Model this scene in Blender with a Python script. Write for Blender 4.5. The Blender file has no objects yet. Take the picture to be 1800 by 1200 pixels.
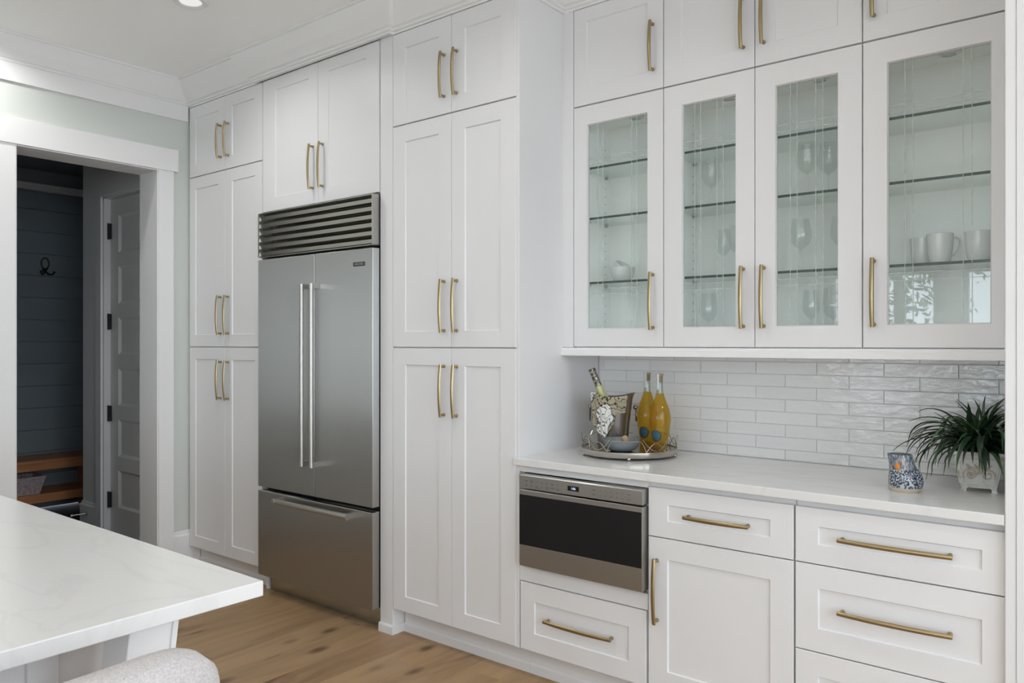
import bpy, bmesh, math, random
from mathutils import Vector, Matrix
RND = random.Random(11)
SC = bpy.context.scene
COL = SC.collection
PI = math.pi

# ------------------------------------------------------------------ camera
cam_d = bpy.data.cameras.new('camera')
cam_d.sensor_width = 36.0
cam_d.lens = 27.47
cam_d.shift_y = 3.0 / 1800.0
cam_d.clip_start = 0.02
cam_d.clip_end = 200
cam = bpy.data.objects.new('camera', cam_d)
cam.location = (0, 0, 1.405)
cam.rotation_euler = (PI / 2, 0, math.radians(38.69))
COL.objects.link(cam)
SC.camera = cam

# ------------------------------------------------------------------ world: bright overcast sky
W = bpy.data.worlds.new('sky')
SC.world = W
W.use_nodes = True
wn = W.node_tree.nodes
wl = W.node_tree.links
wn.clear()
wo = wn.new('ShaderNodeOutputWorld')
wb = wn.new('ShaderNodeBackground')
wb.inputs['Color'].default_value = (0.88, 0.955, 1.06, 1)
wb.inputs['Strength'].default_value = 6.0
wl.new(wb.outputs[0], wo.inputs[0])

# window openings (x0,x1,z0,z1) on the wall behind the camera, (y0,y1,z0,z1) on the right-hand wall
WIN_FRONT = [(-2.78, -1.66, 0.80, 2.20), (-1.43, -0.31, 0.80, 2.20), (-0.08, 1.04, 0.80, 2.20)]
WIN_RIGHT = [(-3.3, -2.0, 0.05, 2.80), (-1.8, -0.5, 0.05, 2.80), (-0.3, 1.0, 0.05, 2.80), (1.2, 2.4, 0.05, 2.80)]
YF, XR, ZC = -3.5, 2.2, 3.048


def portal(name, loc, rot, sx, sy):
    l = bpy.data.lights.new(name, 'AREA')
    l.shape = 'RECTANGLE'
    l.size = sx
    l.size_y = sy
    l.energy = 1
    l.cycles.is_portal = True
    o = bpy.data.objects.new(name, l)
    o.location = loc
    o.rotation_euler = rot
    COL.objects.link(o)


for i, (a, b, c, d) in enumerate(WIN_FRONT):
    portal('window_portal', ((a + b) / 2, YF - 0.16, (c + d) / 2), (PI / 2, 0, PI), b - a, d - c)
for i, (a, b, c, d) in enumerate(WIN_RIGHT):
    portal('window_portal', (XR + 0.16, (a + b) / 2, (c + d) / 2), (PI / 2, 0, PI / 2), b - a, d - c)

SC.view_settings.view_transform = 'Standard'
SC.view_settings.look = 'None'
SC.view_settings.gamma = 1.0
SC.view_settings.use_curve_mapping = False
SC.view_settings.exposure = -0.07
cy = SC.cycles
cy.use_denoising = True
cy.max_bounces = 12
cy.diffuse_bounces = 9
cy.glossy_bounces = 6
cy.transmission_bounces = 10
cy.transparent_max_bounces = 24
cy.caustics_reflective = False
cy.caustics_refractive = False
cy.sample_clamp_indirect = 6.0
CAN_POWER = 5.0


# ------------------------------------------------------------------ materials
def nodes(name):
    m = bpy.data.materials.new(name)
    m.use_nodes = True
    n = m.node_tree.nodes
    return m, n, m.node_tree.links, n['Principled BSDF']


def bump(n, l, p, scale, strength, dist=0.002, detail=3.0, stretch=None, coord='Object'):
    tc = n.new('ShaderNodeTexCoord')
    mp = n.new('ShaderNodeMapping')
    if stretch:
        mp.inputs['Scale'].default_value = stretch
    nz = n.new('ShaderNodeTexNoise')
    nz.inputs['Scale'].default_value = scale
    nz.inputs['Detail'].default_value = detail
    bp = n.new('ShaderNodeBump')
    bp.inputs['Strength'].default_value = strength
    bp.inputs['Distance'].default_value = dist
    l.new(tc.outputs[coord], mp.inputs[0])
    l.new(mp.outputs[0], nz.inputs['Vector'])
    l.new(nz.outputs['Fac'], bp.inputs['Height'])
    l.new(bp.outputs[0], p.inputs['Normal'])
    return nz, mp


def paint(name, col, rough=0.4, b=0.05, scale=60, spec=0.5):
    m, n, l, p = nodes(name)
    p.inputs['Base Color'].default_value = (*col, 1)
    p.inputs['Roughness'].default_value = rough
    p.inputs['Specular IOR Level'].default_value = spec
    bump(n, l, p, scale, b, 0.001)
    return m


def metal(name, col, rough, aniso=0.0, b=0.0, scale=30, stretch=None):
    m, n, l, p = nodes(name)
    p.inputs['Base Color'].default_value = (*col, 1)
    p.inputs['Metallic'].default_value = 1
    p.inputs['Roughness'].default_value = rough
    if aniso:
        p.inputs['Anisotropic'].default_value = aniso
        tg = n.new('ShaderNodeTangent')
        tg.direction_type = 'RADIAL'
        tg.axis = 'Z'
        l.new(tg.outputs[0], p.inputs['Tangent'])
    if b:
        bump(n, l, p, scale, b, 0.004, 2.0, stretch)
    return m


def ramp(n, l, src, stops):
    r = n.new('ShaderNodeValToRGB')
    e = r.color_ramp.elements
    while len(e) < len(stops):
        e.new(0.5)
    for k, (pos, c) in enumerate(stops):
        e[k].position = pos
        e[k].color = (*c, 1)
    l.new(src, r.inputs[0])
    return r


def schlick(n, l, f0=0.04):
    """reflectance of a thin sheet, the same from both of its sides"""
    w = n.new('ShaderNodeLayerWeight')
    w.inputs['Blend'].default_value = 0.5
    p = n.new('ShaderNodeMath')
    p.operation = 'POWER'
    p.inputs[1].default_value = 5.0
    l.new(w.outputs['Facing'], p.inputs[0])
    q = n.new('ShaderNodeMath')
    q.operation = 'MULTIPLY_ADD'
    q.inputs[1].default_value = 1.0 - f0
    q.inputs[2].default_value = f0
    l.new(p.outputs[0], q.inputs[0])
    return q


def clear_glass(name, tint, spec=1.0, rough=0.0, veil=0.0):
    """thin clear glass: see-through with a fresnel reflection"""
    m = bpy.data.materials.new(name)
    m.use_nodes = True
    n = m.node_tree.nodes
    l = m.node_tree.links
    n.clear()
    o = n.new('ShaderNodeOutputMaterial')
    t = n.new('ShaderNodeBsdfTransparent')
    t.inputs[0].default_value = (*tint, 1)
    g = n.new('ShaderNodeBsdfGlossy')
    g.inputs['Roughness'].default_value = rough
    g.inputs['Color'].default_value = (spec, spec, spec, 1)
    f = schlick(n, l)
    x = n.new('ShaderNodeMixShader')
    l.new(f.outputs[0], x.inputs[0])
    l.new(t.outputs[0], x.inputs[1])
    l.new(g.outputs[0], x.inputs[2])
    out = x
    if veil:
        d = n.new('ShaderNodeBsdfDiffuse')
        d.inputs[0].default_value = (0.85, 0.9, 0.88, 1)
        y = n.new('ShaderNodeMixShader')
        y.inputs[0].default_value = veil
        l.new(x.outputs[0], y.inputs[1])
        l.new(d.outputs[0], y.inputs[2])
        out = y
    l.new(out.outputs[0], o.inputs[0])
    return m


MT = {}
MT['cab'] = paint('white_lacquer', (0.72, 0.72, 0.725), 0.38, 0.03, 40)
MT['inside'] = paint('brightened_inside_white', (0.95, 0.955, 0.95), 0.45, 0.02, 40)  # lighter than the door white, to imitate more light inside the glass cabinets
MT['trim'] = paint('white_trim_paint', (0.77, 0.77, 0.77), 0.42, 0.03, 40)
MT['wall'] = paint('sage_wall_paint', (0.61, 0.637, 0.607), 0.7, 0.06, 160, 0.3)
MT['ceil'] = paint('ceiling_paint', (0.93, 0.935, 0.93), 0.8, 0.06, 160, 0.2)
MT['room'] = paint('white_wall_paint', (0.84, 0.86, 0.86), 0.75, 0.06, 160, 0.3)
MT['mudwall'] = paint('dimmed_shiplap_paint', (0.26, 0.31, 0.34), 0.55, 0.05, 90, 0.3)  # blue-grey set dark, standing in for the dimness of the unlit mudroom
MT['muddoor'] = paint('grey_door_paint', (0.74, 0.74, 0.73), 0.45, 0.03, 60)
MT['mudtrim'] = paint('mudroom_trim_paint', (0.82, 0.83, 0.83), 0.5, 0.03, 60)
MT['black'] = paint('black_metal_paint', (0.012, 0.012, 0.012), 0.45, 0.03, 80)
MT['steel'] = metal('brushed_steel', (0.435, 0.43, 0.41), 0.37, 0.97, 0.12, 3.2, (0.35, 1, 1.3))
MT['steel_dark'] = metal('louvre_steel', (0.50, 0.485, 0.44), 0.25, 0.6)
MT['steel_bar'] = metal('polished_steel', (0.50, 0.485, 0.46), 0.38, 0.0, 0.02, 60)
MT['brass'] = metal('satin_brass', (0.385, 0.30, 0.165), 0.29, 0.0, 0.03, 80)
MT['pewter'] = metal('aged_pewter', (0.24, 0.215, 0.20), 0.30, 0.0, 0.25, 24)
MT['silver'] = metal('tray_silver', (0.52, 0.49, 0.44), 0.16, 0.0, 0.02, 40)
MT['blackglass'] = paint('black_oven_glass', (0.004, 0.004, 0.005), 0.04, 0.0, 5, 0.6)
MT['dark'] = paint('shadow_gap_black', (0.015, 0.014, 0.013), 0.6, 0.02, 50)
MT['pane'] = clear_glass('cabinet_glass', (0.975, 0.992, 0.985), 1.0)
MT['winglass'] = clear_glass('window_glass', (0.97, 0.98, 0.98), 1.0)
MT['shelfglass'] = clear_glass('shelf_glass', (0.945, 0.98, 0.968), 0.9)
MT['stemglass'] = clear_glass('crystal_glass', (0.962, 0.970, 0.970), 1.0)
MT['clearneck'] = clear_glass('bottle_neck_glass', (0.86, 0.88, 0.84), 1.0)
MT['groove'] = clear_glass('cut_groove_glass', (0.80, 0.84, 0.83), 0.7, 0.25, 0.30)
MT['edgeglass'] = paint('green_glass_edge', (0.018, 0.05, 0.045), 0.12, 0.0, 5)
MT['china'] = paint('white_china', (0.70, 0.715, 0.72), 0.10, 0.01, 20)
MT['grey_china'] = paint('blue_grey_stoneware', (0.185, 0.21, 0.215), 0.25, 0.1, 60)
MT['cork'] = paint('cork', (0.40, 0.28, 0.17), 0.8, 0.5, 200)
MT['soil'] = paint('dark_soil', (0.02, 0.018, 0.015), 0.9, 0.6, 150)
MT['orange'] = paint('orange_glaze', (0.62, 0.22, 0.03), 0.3, 0.05, 80)
MT['tan'] = paint('bare_clay', (0.50, 0.44, 0.35), 0.65, 0.15, 200)
MT['lens'] = paint('frosted_lens', (0.55, 0.58, 0.57), 0.5, 0.1, 300)
MT['badge'] = paint('badge_plate', (0.05, 0.05, 0.05), 0.35, 0.02, 40)
MT['badge_text'] = paint('badge_lettering', (0.35, 0.35, 0.34), 0.4, 0.0, 5)
MT['ink'] = paint('printed_ink', (0.10, 0.09, 0.08), 0.5, 0.0, 5)
MT['chrome'] = metal('clip_chrome', (0.62, 0.63, 0.63), 0.2)
MT['stem_green'] = paint('bark', (0.10, 0.075, 0.05), 0.9, 0.5, 40)
MT['ground'] = paint('pale_bounce_ground', (0.58, 0.58, 0.56), 0.95, 0.4, 20)  # unseen ground made pale to bounce daylight up to the ceiling


def m_tile():
    m, n, l, p = nodes('glazed_white_tile')
    p.inputs['Roughness'].default_value = 0.05
    p.inputs['IOR'].default_value = 1.6
    oi = n.new('ShaderNodeObjectInfo')
    r = ramp(n, l, oi.outputs['Random'], [(0, (0.735, 0.735, 0.73)), (1, (0.77, 0.77, 0.765))])
    l.new(r.outputs[0], p.inputs['Base Color'])
    tc = n.new('ShaderNodeTexCoord')
    mp = n.new('ShaderNodeMapping')
    mp.inputs['Scale'].default_value = (1, 1, 2.2)
    cmb = n.new('ShaderNodeVectorMath')
    cmb.operation = 'ADD'
    sc = n.new('ShaderNodeMath')
    sc.operation = 'MULTIPLY'
    sc.inputs[1].default_value = 37.0
    l.new(oi.outputs['Random'], sc.inputs[0])
    l.new(tc.outputs['Object'], mp.inputs[0])
    l.new(mp.outputs[0], cmb.inputs[0])
    l.new(sc.outputs[0], cmb.inputs[1])
    nz = n.new('ShaderNodeTexNoise')
    nz.inputs['Scale'].default_value = 20
    nz.inputs['Detail'].default_value = 3.0
    l.new(cmb.outputs[0], nz.inputs['Vector'])
    bp = n.new('ShaderNodeBump')
    bp.inputs['Strength'].default_value = 0.5
    bp.inputs['Distance'].default_value = 0.006
    l.new(nz.outputs['Fac'], bp.inputs['Height'])
    l.new(bp.outputs[0], p.inputs['Normal'])
    return m


def m_quartz(name, base, vein, rough):
    m, n, l, p = nodes(name)
    p.inputs['Roughness'].default_value = rough
    tc = n.new('ShaderNodeTexCoord')
    mp = n.new('ShaderNodeMapping')
    mp.inputs['Rotation'].default_value = (0, 0, 0.5)
    mp.inputs['Scale'].default_value = (1.0, 2.4, 1)
    l.new(tc.outputs['Object'], mp.inputs[0])
    nz = n.new('ShaderNodeTexNoise')
    nz.inputs['Scale'].default_value = 1.5
    nz.inputs['Detail'].default_value = 6
    nz.inputs['Distortion'].default_value = 1.4
    l.new(mp.outputs[0], nz.inputs['Vector'])
    r = ramp(n, l, nz.outputs['Fac'], [(0, base), (0.47, base), (0.5, vein), (0.53, base), (1, base)])
    l.new(r.outputs[0], p.inputs['Base Color'])
    return m


def m_oak():
    m, n, l, p = nodes('oak_planks')
    p.inputs['Roughness'].default_value = 0.42
    oi = n.new('ShaderNodeObjectInfo')
    tc = n.new('ShaderNodeTexCoord')
    off = n.new('ShaderNodeVectorMath')
    off.operation = 'ADD'
    mul = n.new('ShaderNodeMath')
    mul.operation = 'MULTIPLY'
    mul.inputs[1].default_value = 53.0
    l.new(oi.outputs['Random'], mul.inputs[0])
    l.new(tc.outputs['Object'], off.inputs[0])
    l.new(mul.outputs[0], off.inputs[1])

    def noise(scale, stretch, detail, dist=0.0):
        mp = n.new('ShaderNodeMapping')
        mp.inputs['Scale'].default_value = stretch
        l.new(off.outputs[0], mp.inputs[0])
        nz = n.new('ShaderNodeTexNoise')
        nz.inputs['Scale'].default_value = scale
        nz.inputs['Detail'].default_value = detail
        nz.inputs['Distortion'].default_value = dist
        l.new(mp.outputs[0], nz.inputs['Vector'])
        return nz
    tone = ramp(n, l, oi.outputs['Random'], [(0, (0.36, 0.228, 0.115)), (0.35, (0.43, 0.285, 0.145)), (0.7, (0.32, 0.198, 0.105)), (1, (0.40, 0.268, 0.142))])
    grain = noise(14, (1.0, 0.12, 1), 6, 0.8)
    gr = ramp(n, l, grain.outputs['Fac'], [(0.25, (0.62, 0.58, 0.54)), (0.55, (1, 1, 1)), (0.8, (1.14, 1.12, 1.08))])
    mx = n.new('ShaderNodeMixRGB')
    mx.blend_type = 'MULTIPLY'
    mx.inputs[0].default_value = 0.75
    l.new(tone.outputs[0], mx.inputs[1])
    l.new(gr.outputs[0], mx.inputs[2])
    # streaky knots and cracks
    kn = noise(3.4, (1.0, 0.30, 1), 4, 1.2)
    kr = ramp(n, l, kn.outputs['Fac'], [(0.0, (0.18, 0.13, 0.09)), (0.30, (0.38, 0.29, 0.21)), (0.39, (1, 1, 1)), (1, (1, 1, 1))])
    mx2 = n.new('ShaderNodeMixRGB')
    mx2.blend_type = 'MULTIPLY'
    mx2.inputs[0].default_value = 0.9
    l.new(mx.outputs[0], mx2.inputs[1])
    l.new(kr.outputs[0], mx2.inputs[2])
    mpv = n.new('ShaderNodeMapping')
    mpv.inputs['Scale'].default_value = (5.4, 2.7, 1)
    l.new(off.outputs[0], mpv.inputs[0])
    vo = n.new('ShaderNodeTexVoronoi')
    vo.inputs['Scale'].default_value = 1.0
    l.new(mpv.outputs[0], vo.inputs['Vector'])
    vr = ramp(n, l, vo.outputs['Distance'], [(0.0, (0.10, 0.07, 0.05)), (0.07, (0.28, 0.21, 0.15)), (0.19, (1, 1, 1)), (1, (1, 1, 1))])
    mx3 = n.new('ShaderNodeMixRGB')
    mx3.blend_type = 'MULTIPLY'
    mx3.inputs[0].default_value = 0.85
    l.new(mx2.outputs[0], mx3.inputs[1])
    l.new(vr.outputs[0], mx3.inputs[2])
    l.new(mx3.outputs[0], p.inputs['Base Color'])
    bp = n.new('ShaderNodeBump')
    bp.inputs['Strength'].default_value = 0.12
    bp.inputs['Distance'].default_value = 0.001
    l.new(grain.outputs['Fac'], bp.inputs['Height'])
    l.new(bp.outputs[0], p.inputs['Normal'])
    return m


def m_bench():
    m, n, l, p = nodes('stained_bench_wood')
    p.inputs['Roughness'].default_value = 0.4
    nz, mp = bump(n, l, p, 18, 0.1, 0.001, 5, (1, 0.12, 1))
    r = ramp(n, l, nz.outputs['Fac'], [(0.2, (0.50, 0.21, 0.085)), (0.6, (0.68, 0.30, 0.13)), (0.9, (0.76, 0.36, 0.16))])
    l.new(r.outputs[0], p.inputs['Base Color'])
    return m


def m_boucle():
    m, n, l, p = nodes('cream_boucle')
    p.inputs['Roughness'].default_value = 0.95
    p.inputs['Specular IOR Level'].default_value = 0.1
    p.inputs['Sheen Weight'].default_value = 0.25
    nz, mp = bump(n, l, p, 260, 0.9, 0.003, 4)
    r = ramp(n, l, nz.outputs['Fac'], [(0.3, (0.44, 0.415, 0.41)), (0.7, (0.60, 0.57, 0.57))])
    l.new(r.outputs[0], p.inputs['Base Color'])
    return m


def m_liquid():
    m = bpy.data.materials.new('golden_wine')
    m.use_nodes = True
    n = m.node_tree.nodes
    l = m.node_tree.links
    n.clear()
    o = n.new('ShaderNodeOutputMaterial')
    t = n.new('ShaderNodeBsdfTransparent')
    t.inputs[0].default_value = (0.90, 0.74, 0.26, 1)
    d = n.new('ShaderNodeBsdfTranslucent')
    d.inputs[0].default_value = (0.82, 0.56, 0.04, 1)
    d2 = n.new('ShaderNodeBsdfDiffuse')
    d2.inputs[0].default_value = (0.58, 0.36, 0.02, 1)
    a = n.new('ShaderNodeMixShader')
    a.inputs[0].default_value = 0.5
    l.new(d.outputs[0], a.inputs[1])
    l.new(d2.outputs[0], a.inputs[2])
    b = n.new('ShaderNodeMixShader')
    b.inputs[0].default_value = 0.27
    l.new(t.outputs[0], b.inputs[1])
    l.new(a.outputs[0], b.inputs[2])
    g = n.new('ShaderNodeBsdfGlossy')
    g.inputs['Roughness'].default_value = 0.03
    f = schlick(n, l)
    x = n.new('ShaderNodeMixShader')
    l.new(f.outputs[0], x.inputs[0])
    l.new(b.outputs[0], x.inputs[1])
    l.new(g.outputs[0], x.inputs[2])
    l.new(x.outputs[0], o.inputs[0])
    return m


def m_pattern(name, kind):
    m, n, l, p = nodes(name)
    tc = n.new('ShaderNodeTexCoord')
    if kind == 'jug':
        p.inputs['Roughness'].default_value = 0.15
        vo = n.new('ShaderNodeTexVoronoi')
        vo.inputs['Scale'].default_value = 175
        l.new(tc.outputs['Object'], vo.inputs['Vector'])
        r = ramp(n, l, vo.outputs['Distance'], [(0.0, (0.28, 0.33, 0.40)), (0.14, (0.25, 0.3, 0.36)), (0.20, (0.012, 0.018, 0.045)), (0.50, (0.025, 0.035, 0.07)), (0.57, (0.40, 0.43, 0.46)), (1, (0.48, 0.50, 0.52))])
    elif kind == 'jugneck':
        p.inputs['Roughness'].default_value = 0.2
        mp = n.new('ShaderNodeMapping')
        mp.inputs['Scale'].default_value = (260, 260, 70)
        l.new(tc.outputs['Object'], mp.inputs[0])
        nz = n.new('ShaderNodeTexNoise')
        nz.inputs['Scale'].default_value = 1
        nz.inputs['Detail'].default_value = 2
        l.new(mp.outputs[0], nz.inputs['Vector'])
        r = ramp(n, l, nz.outputs['Fac'], [(0.38, (0.07, 0.085, 0.115)), (0.5, (0.17, 0.19, 0.225)), (0.64, (0.42, 0.45, 0.48))])
    elif kind == 'towel':
        p.inputs['Roughness'].default_value = 0.9
        p.inputs['Specular IOR Level'].default_value = 0.1
        mp = n.new('ShaderNodeMapping')
        mp.inputs['Rotation'].default_value = (0.3, 0.5, 0.6)
        l.new(tc.outputs['Object'], mp.inputs[0])
        big = n.new('ShaderNodeTexNoise')
        big.inputs['Scale'].default_value = 11
        big.inputs['Detail'].default_value = 0.5
        l.new(mp.outputs[0], big.inputs['Vector'])
        base = ramp(n, l, big.outputs['Fac'], [(0.0, (0.33, 0.29, 0.21)), (0.435, (0.37, 0.33, 0.24)), (0.46, (0.04, 0.04, 0.04)), (0.485, (0.68, 0.67, 0.64)), (1, (0.76, 0.75, 0.71))])
        wv = n.new('ShaderNodeTexWave')
        wv.inputs['Scale'].default_value = 16
        wv.inputs['Distortion'].default_value = 16
        wv.inputs['Detail'].default_value = 2.0
        wv.inputs['Detail Scale'].default_value = 1.6
        l.new(mp.outputs[0], wv.inputs['Vector'])
        ln = ramp(n, l, wv.outputs['Color'], [(0.0, (0.06, 0.06, 0.06)), (0.10, (0.10, 0.10, 0.10)), (0.17, (1, 1, 1)), (1, (1, 1, 1))])
        r = n.new('ShaderNodeMixRGB')
        r.blend_type = 'MULTIPLY'
        r.inputs[0].default_value = 0.9
        l.new(base.outputs[0], r.inputs[1])
        l.new(ln.outputs[0], r.inputs[2])
    elif kind == 'basket':
        p.inputs['Roughness'].default_value = 0.8
        vo = n.new('ShaderNodeTexVoronoi')
        vo.inputs['Scale'].default_value = 55
        l.new(tc.outputs['Object'], vo.inputs['Vector'])
        r = ramp(n, l, vo.outputs['Distance'], [(0.0, (0.66, 0.55, 0.55)), (0.6, (0.50, 0.40, 0.40)), (1, (0.36, 0.28, 0.28))])
    elif kind == 'disc':
        p.inputs['Roughness'].default_value = 0.35
        vo = n.new('ShaderNodeTexVoronoi')
        vo.inputs['Scale'].default_value = 260
        l.new(tc.outputs['Object'], vo.inputs['Vector'])
        r = ramp(n, l, vo.outputs['Distance'], [(0.0, (0.26, 0.36, 0.38)), (0.30, (0.06, 0.15, 0.19)), (0.8, (0.02, 0.07, 0.10)), (1, (0.2, 0.30, 0.33))])
    elif kind == 'foil':
        p.inputs['Roughness'].default_value = 0.3
        p.inputs['Metallic'].default_value = 0.4
        nz = n.new('ShaderNodeTexNoise')
        nz.inputs['Scale'].default_value = 120
        nz.inputs['Detail'].default_value = 3
        l.new(tc.outputs['Object'], nz.inputs['Vector'])
        r = ramp(n, l, nz.outputs['Fac'], [(0.42, (0.03, 0.03, 0.03)), (0.52, (0.20, 0.18, 0.14)), (0.66, (0.46, 0.43, 0.37))])
    elif kind == 'pot':
        p.inputs['Roughness'].default_value = 0.45
        nz = n.new('ShaderNodeTexNoise')
        nz.inputs['Scale'].default_value = 40
        nz.inputs['Detail'].default_value = 5
        l.new(tc.outputs['Object'], nz.inputs['Vector'])
        r = ramp(n, l, nz.outputs['Fac'], [(0.30, (0.34, 0.30, 0.24)), (0.45, (0.60, 0.60, 0.57)), (1, (0.68, 0.69, 0.67))])
    elif kind == 'relief':
        p.inputs['Roughness'].default_value = 0.5
        nz = n.new('ShaderNodeTexNoise')
        nz.inputs['Scale'].default_value = 90
        l.new(tc.outputs['Object'], nz.inputs['Vector'])
        r = ramp(n, l, nz.outputs['Fac'], [(0.3, (0.36, 0.30, 0.22)), (0.55, (0.50, 0.46, 0.39)), (0.8, (0.62, 0.61, 0.57))])
    l.new(r.outputs[0], p.inputs['Base Color'])
    return m


def m_leaf():
    m, n, l, p = nodes('strap_leaf')
    p.inputs['Roughness'].default_value = 0.35
    oi = n.new('ShaderNodeObjectInfo')
    r = ramp(n, l, oi.outputs['Random'], [(0, (0.012, 0.030, 0.016)), (0.6, (0.020, 0.050, 0.026)), (0.85, (0.035, 0.085, 0.035)), (1, (0.10, 0.18, 0.07))])
    l.new(r.outputs[0], p.inputs['Base Color'])
    return m


MT['tile'] = m_tile()
MT['grout'] = paint('grey_grout', (0.66, 0.66, 0.65), 0.9, 0.2, 200, 0.1)
MT['counter'] = m_quartz('white_quartz', (0.70, 0.70, 0.69), (0.66, 0.66, 0.655), 0.16)
MT['island'] = m_quartz('veined_white_quartz', (0.73, 0.73, 0.725), (0.695, 0.695, 0.69), 0.22)
MT['oak'] = m_oak()
MT['bench'] = m_bench()
MT['boucle'] = m_boucle()
MT['liquid'] = m_liquid()
MT['jug'] = m_pattern('blue_flower_glaze', 'jug')
MT['jugneck'] = m_pattern('blue_dash_glaze', 'jugneck')
MT['towel'] = m_pattern('printed_tea_towel', 'towel')
MT['basket'] = m_pattern('pink_weave', 'basket')
MT['disc'] = m_pattern('teal_medallion', 'disc')
MT['foil'] = m_pattern('printed_foil', 'foil')
MT['pot'] = m_pattern('worn_white_glaze', 'pot')
MT['relief'] = m_pattern('relief_glaze', 'relief')
MT['leaf'] = m_leaf()
MT['foliage'] = paint('tree_foliage', (0.08, 0.13, 0.05), 0.7, 0.0, 10)
MT['amber'] = clear_glass('amber_clear', (0.85, 0.62, 0.16), 1.0, 0.05, 0.0)


def emit_mat(name, col, s):
    m = bpy.data.materials.new(name)
    m.use_nodes = True
    n = m.node_tree.nodes
    n.clear()
    o = n.new('ShaderNodeOutputMaterial')
    e = n.new('ShaderNodeEmission')
    e.inputs[0].default_value = (*col, 1)
    e.inputs[1].default_value = s
    m.node_tree.links.new(e.outputs[0], o.inputs[0])
    return m


MT['can_glow'] = emit_mat('lamp_lens', (1.0, 0.97, 0.93), 0.9)
MT['digits'] = emit_mat('display_digits', (0.65, 0.75, 1.0), 1.4)


# ------------------------------------------------------------------ geometry helpers
class G:
    def __init__(s):
        s.v, s.f, s.m = [], [], []

    def add(s, verts, faces, mi=0):
        k = len(s.v)
        s.v += [tuple(p) for p in verts]
        for q in faces:
            s.f.append(tuple(i + k for i in q))
            s.m.append(mi)
        return s

    def box(s, x0, x1, y0, y1, z0, z1, mi=0):
        v = [(x0, y0, z0), (x1, y0, z0), (x1, y1, z0), (x0, y1, z0), (x0, y0, z1), (x1, y0, z1), (x1, y1, z1), (x0, y1, z1)]
        return s.add(v, [(0, 3, 2, 1), (4, 5, 6, 7), (0, 1, 5, 4), (1, 2, 6, 5), (2, 3, 7, 6), (3, 0, 4, 7)], mi)

    def rings(s, rings, closed=False, caps=True, mi=0):
        n = len(rings[0])
        v = [p for r in rings for p in r]
        f = []
        R = len(rings)
        for i in range(R if closed else R - 1):
            a, b = i * n, ((i + 1) % R) * n
            for j in range(n):
                k = (j + 1) % n
                f.append((a + j, a + k, b + k, b + j))
        if caps and not closed:
            f.append(tuple(reversed(range(n))))
            f.append(tuple((R - 1) * n + j for j in range(n)))
        return s.add(v, f, mi)

    def tube(s, path, r, n=8, closed=False, mi=0):
        P = [Vector(p) for p in path]
        rs = r if isinstance(r, (list, tuple)) else [r] * len(P)
        rings = []
        up = None
        for i, p in enumerate(P):
            if closed:
                t = P[(i + 1) % len(P)] - P[i - 1]
            else:
                t = P[min(i + 1, len(P) - 1)] - P[max(i - 1, 0)]
            t.normalize()
            if up is None:
                up = Vector((0, 0, 1)) if abs(t.z) < 0.9 else Vector((1, 0, 0))
            x = up - t * up.dot(t)
            x.normalize()
            up = x
            y = t.cross(x)
            rings.append([p + (x * math.cos(a) + y * math.sin(a)) * rs[i] for a in [2 * PI * j / n for j in range(n)]])
        return s.rings(rings, closed, not closed, mi)

    def lathe(s, prof, c=(0, 0, 0), n=32, mi=0, a0=0.0, closed=False):
        rings = []
        for r, z in prof:
            r = max(r, 1e-5)
            rings.append([(c[0] + r * math.cos(a0 + 2 * PI * j / n), c[1] + r * math.sin(a0 + 2 * PI * j / n), c[2] + z) for j in range(n)])
        return s.rings(rings, closed, not closed, mi)

    def ball(s, c, r, n=12, mi=0, sx=1, sy=1, sz=1):
        rings = []
        for i in range(1, n // 2):
            a = PI * i / (n // 2)
            rings.append([(c[0] + sx * r * math.sin(a) * math.cos(2 * PI * j / n), c[1] + sy * r * math.sin(a) * math.sin(2 * PI * j / n), c[2] - sz * r * math.cos(a)) for j in range(n)])
        return s.rings(rings, False, True, mi)

    def prism(s, poly, axis, a, b, mi=0):
        def P(u, w, t):
            return (t, u, w) if axis == 'x' else ((u, t, w) if axis == 'y' else (u, w, t))
        s.rings([[P(u, w, a) for u, w in poly], [P(u, w, b) for u, w in poly]], False, True, mi)
        return s


ORG = {}


def finish(name, g, mats, parent=None, bevel=0.0, seg=2, smooth=False, origin=None, auto=None):
    me = bpy.data.meshes.new(name)
    if parent is not None:
        o0 = Vector(ORG[parent.name])
    elif origin is not None:
        o0 = Vector(origin)
    else:
        xs = [p[0] for p in g.v]
        ys = [p[1] for p in g.v]
        zs = [p[2] for p in g.v]
        o0 = Vector(((min(xs) + max(xs)) / 2, (min(ys) + max(ys)) / 2, min(zs)))
    me.from_pydata([tuple(Vector(p) - o0) for p in g.v], [], g.f)
    for k, q in enumerate(me.polygons):
        q.material_index = g.m[k]
    if bevel > 0 or True:
        bm = bmesh.new()
        bm.from_mesh(me)
        bmesh.ops.recalc_face_normals(bm, faces=bm.faces)
        if bevel > 0:
            ed = [e for e in bm.edges if len(e.link_faces) == 2 and e.calc_face_angle(0) > 0.5]
            bmesh.ops.bevel(bm, geom=ed, offset=bevel, segments=seg, profile=0.5, affect='EDGES', clamp_overlap=True)
        bm.to_mesh(me)
        bm.free()
    if not isinstance(mats, (list, tuple)):
        mats = [mats]
    for m in mats:
        me.materials.append(MT[m])
    if smooth:
        for q in me.polygons:
            q.use_smooth = True
        try:
            me.set_sharp_from_angle(angle=auto if auto else 0.7)
        except Exception:
            pass
    o = bpy.data.objects.new(name, me)
    COL.objects.link(o)
    if parent is not None:
        o.parent = parent
        ORG[o.name] = ORG[parent.name]
    else:
        o.location = o0
        ORG[o.name] = tuple(o0)
    return o


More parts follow.
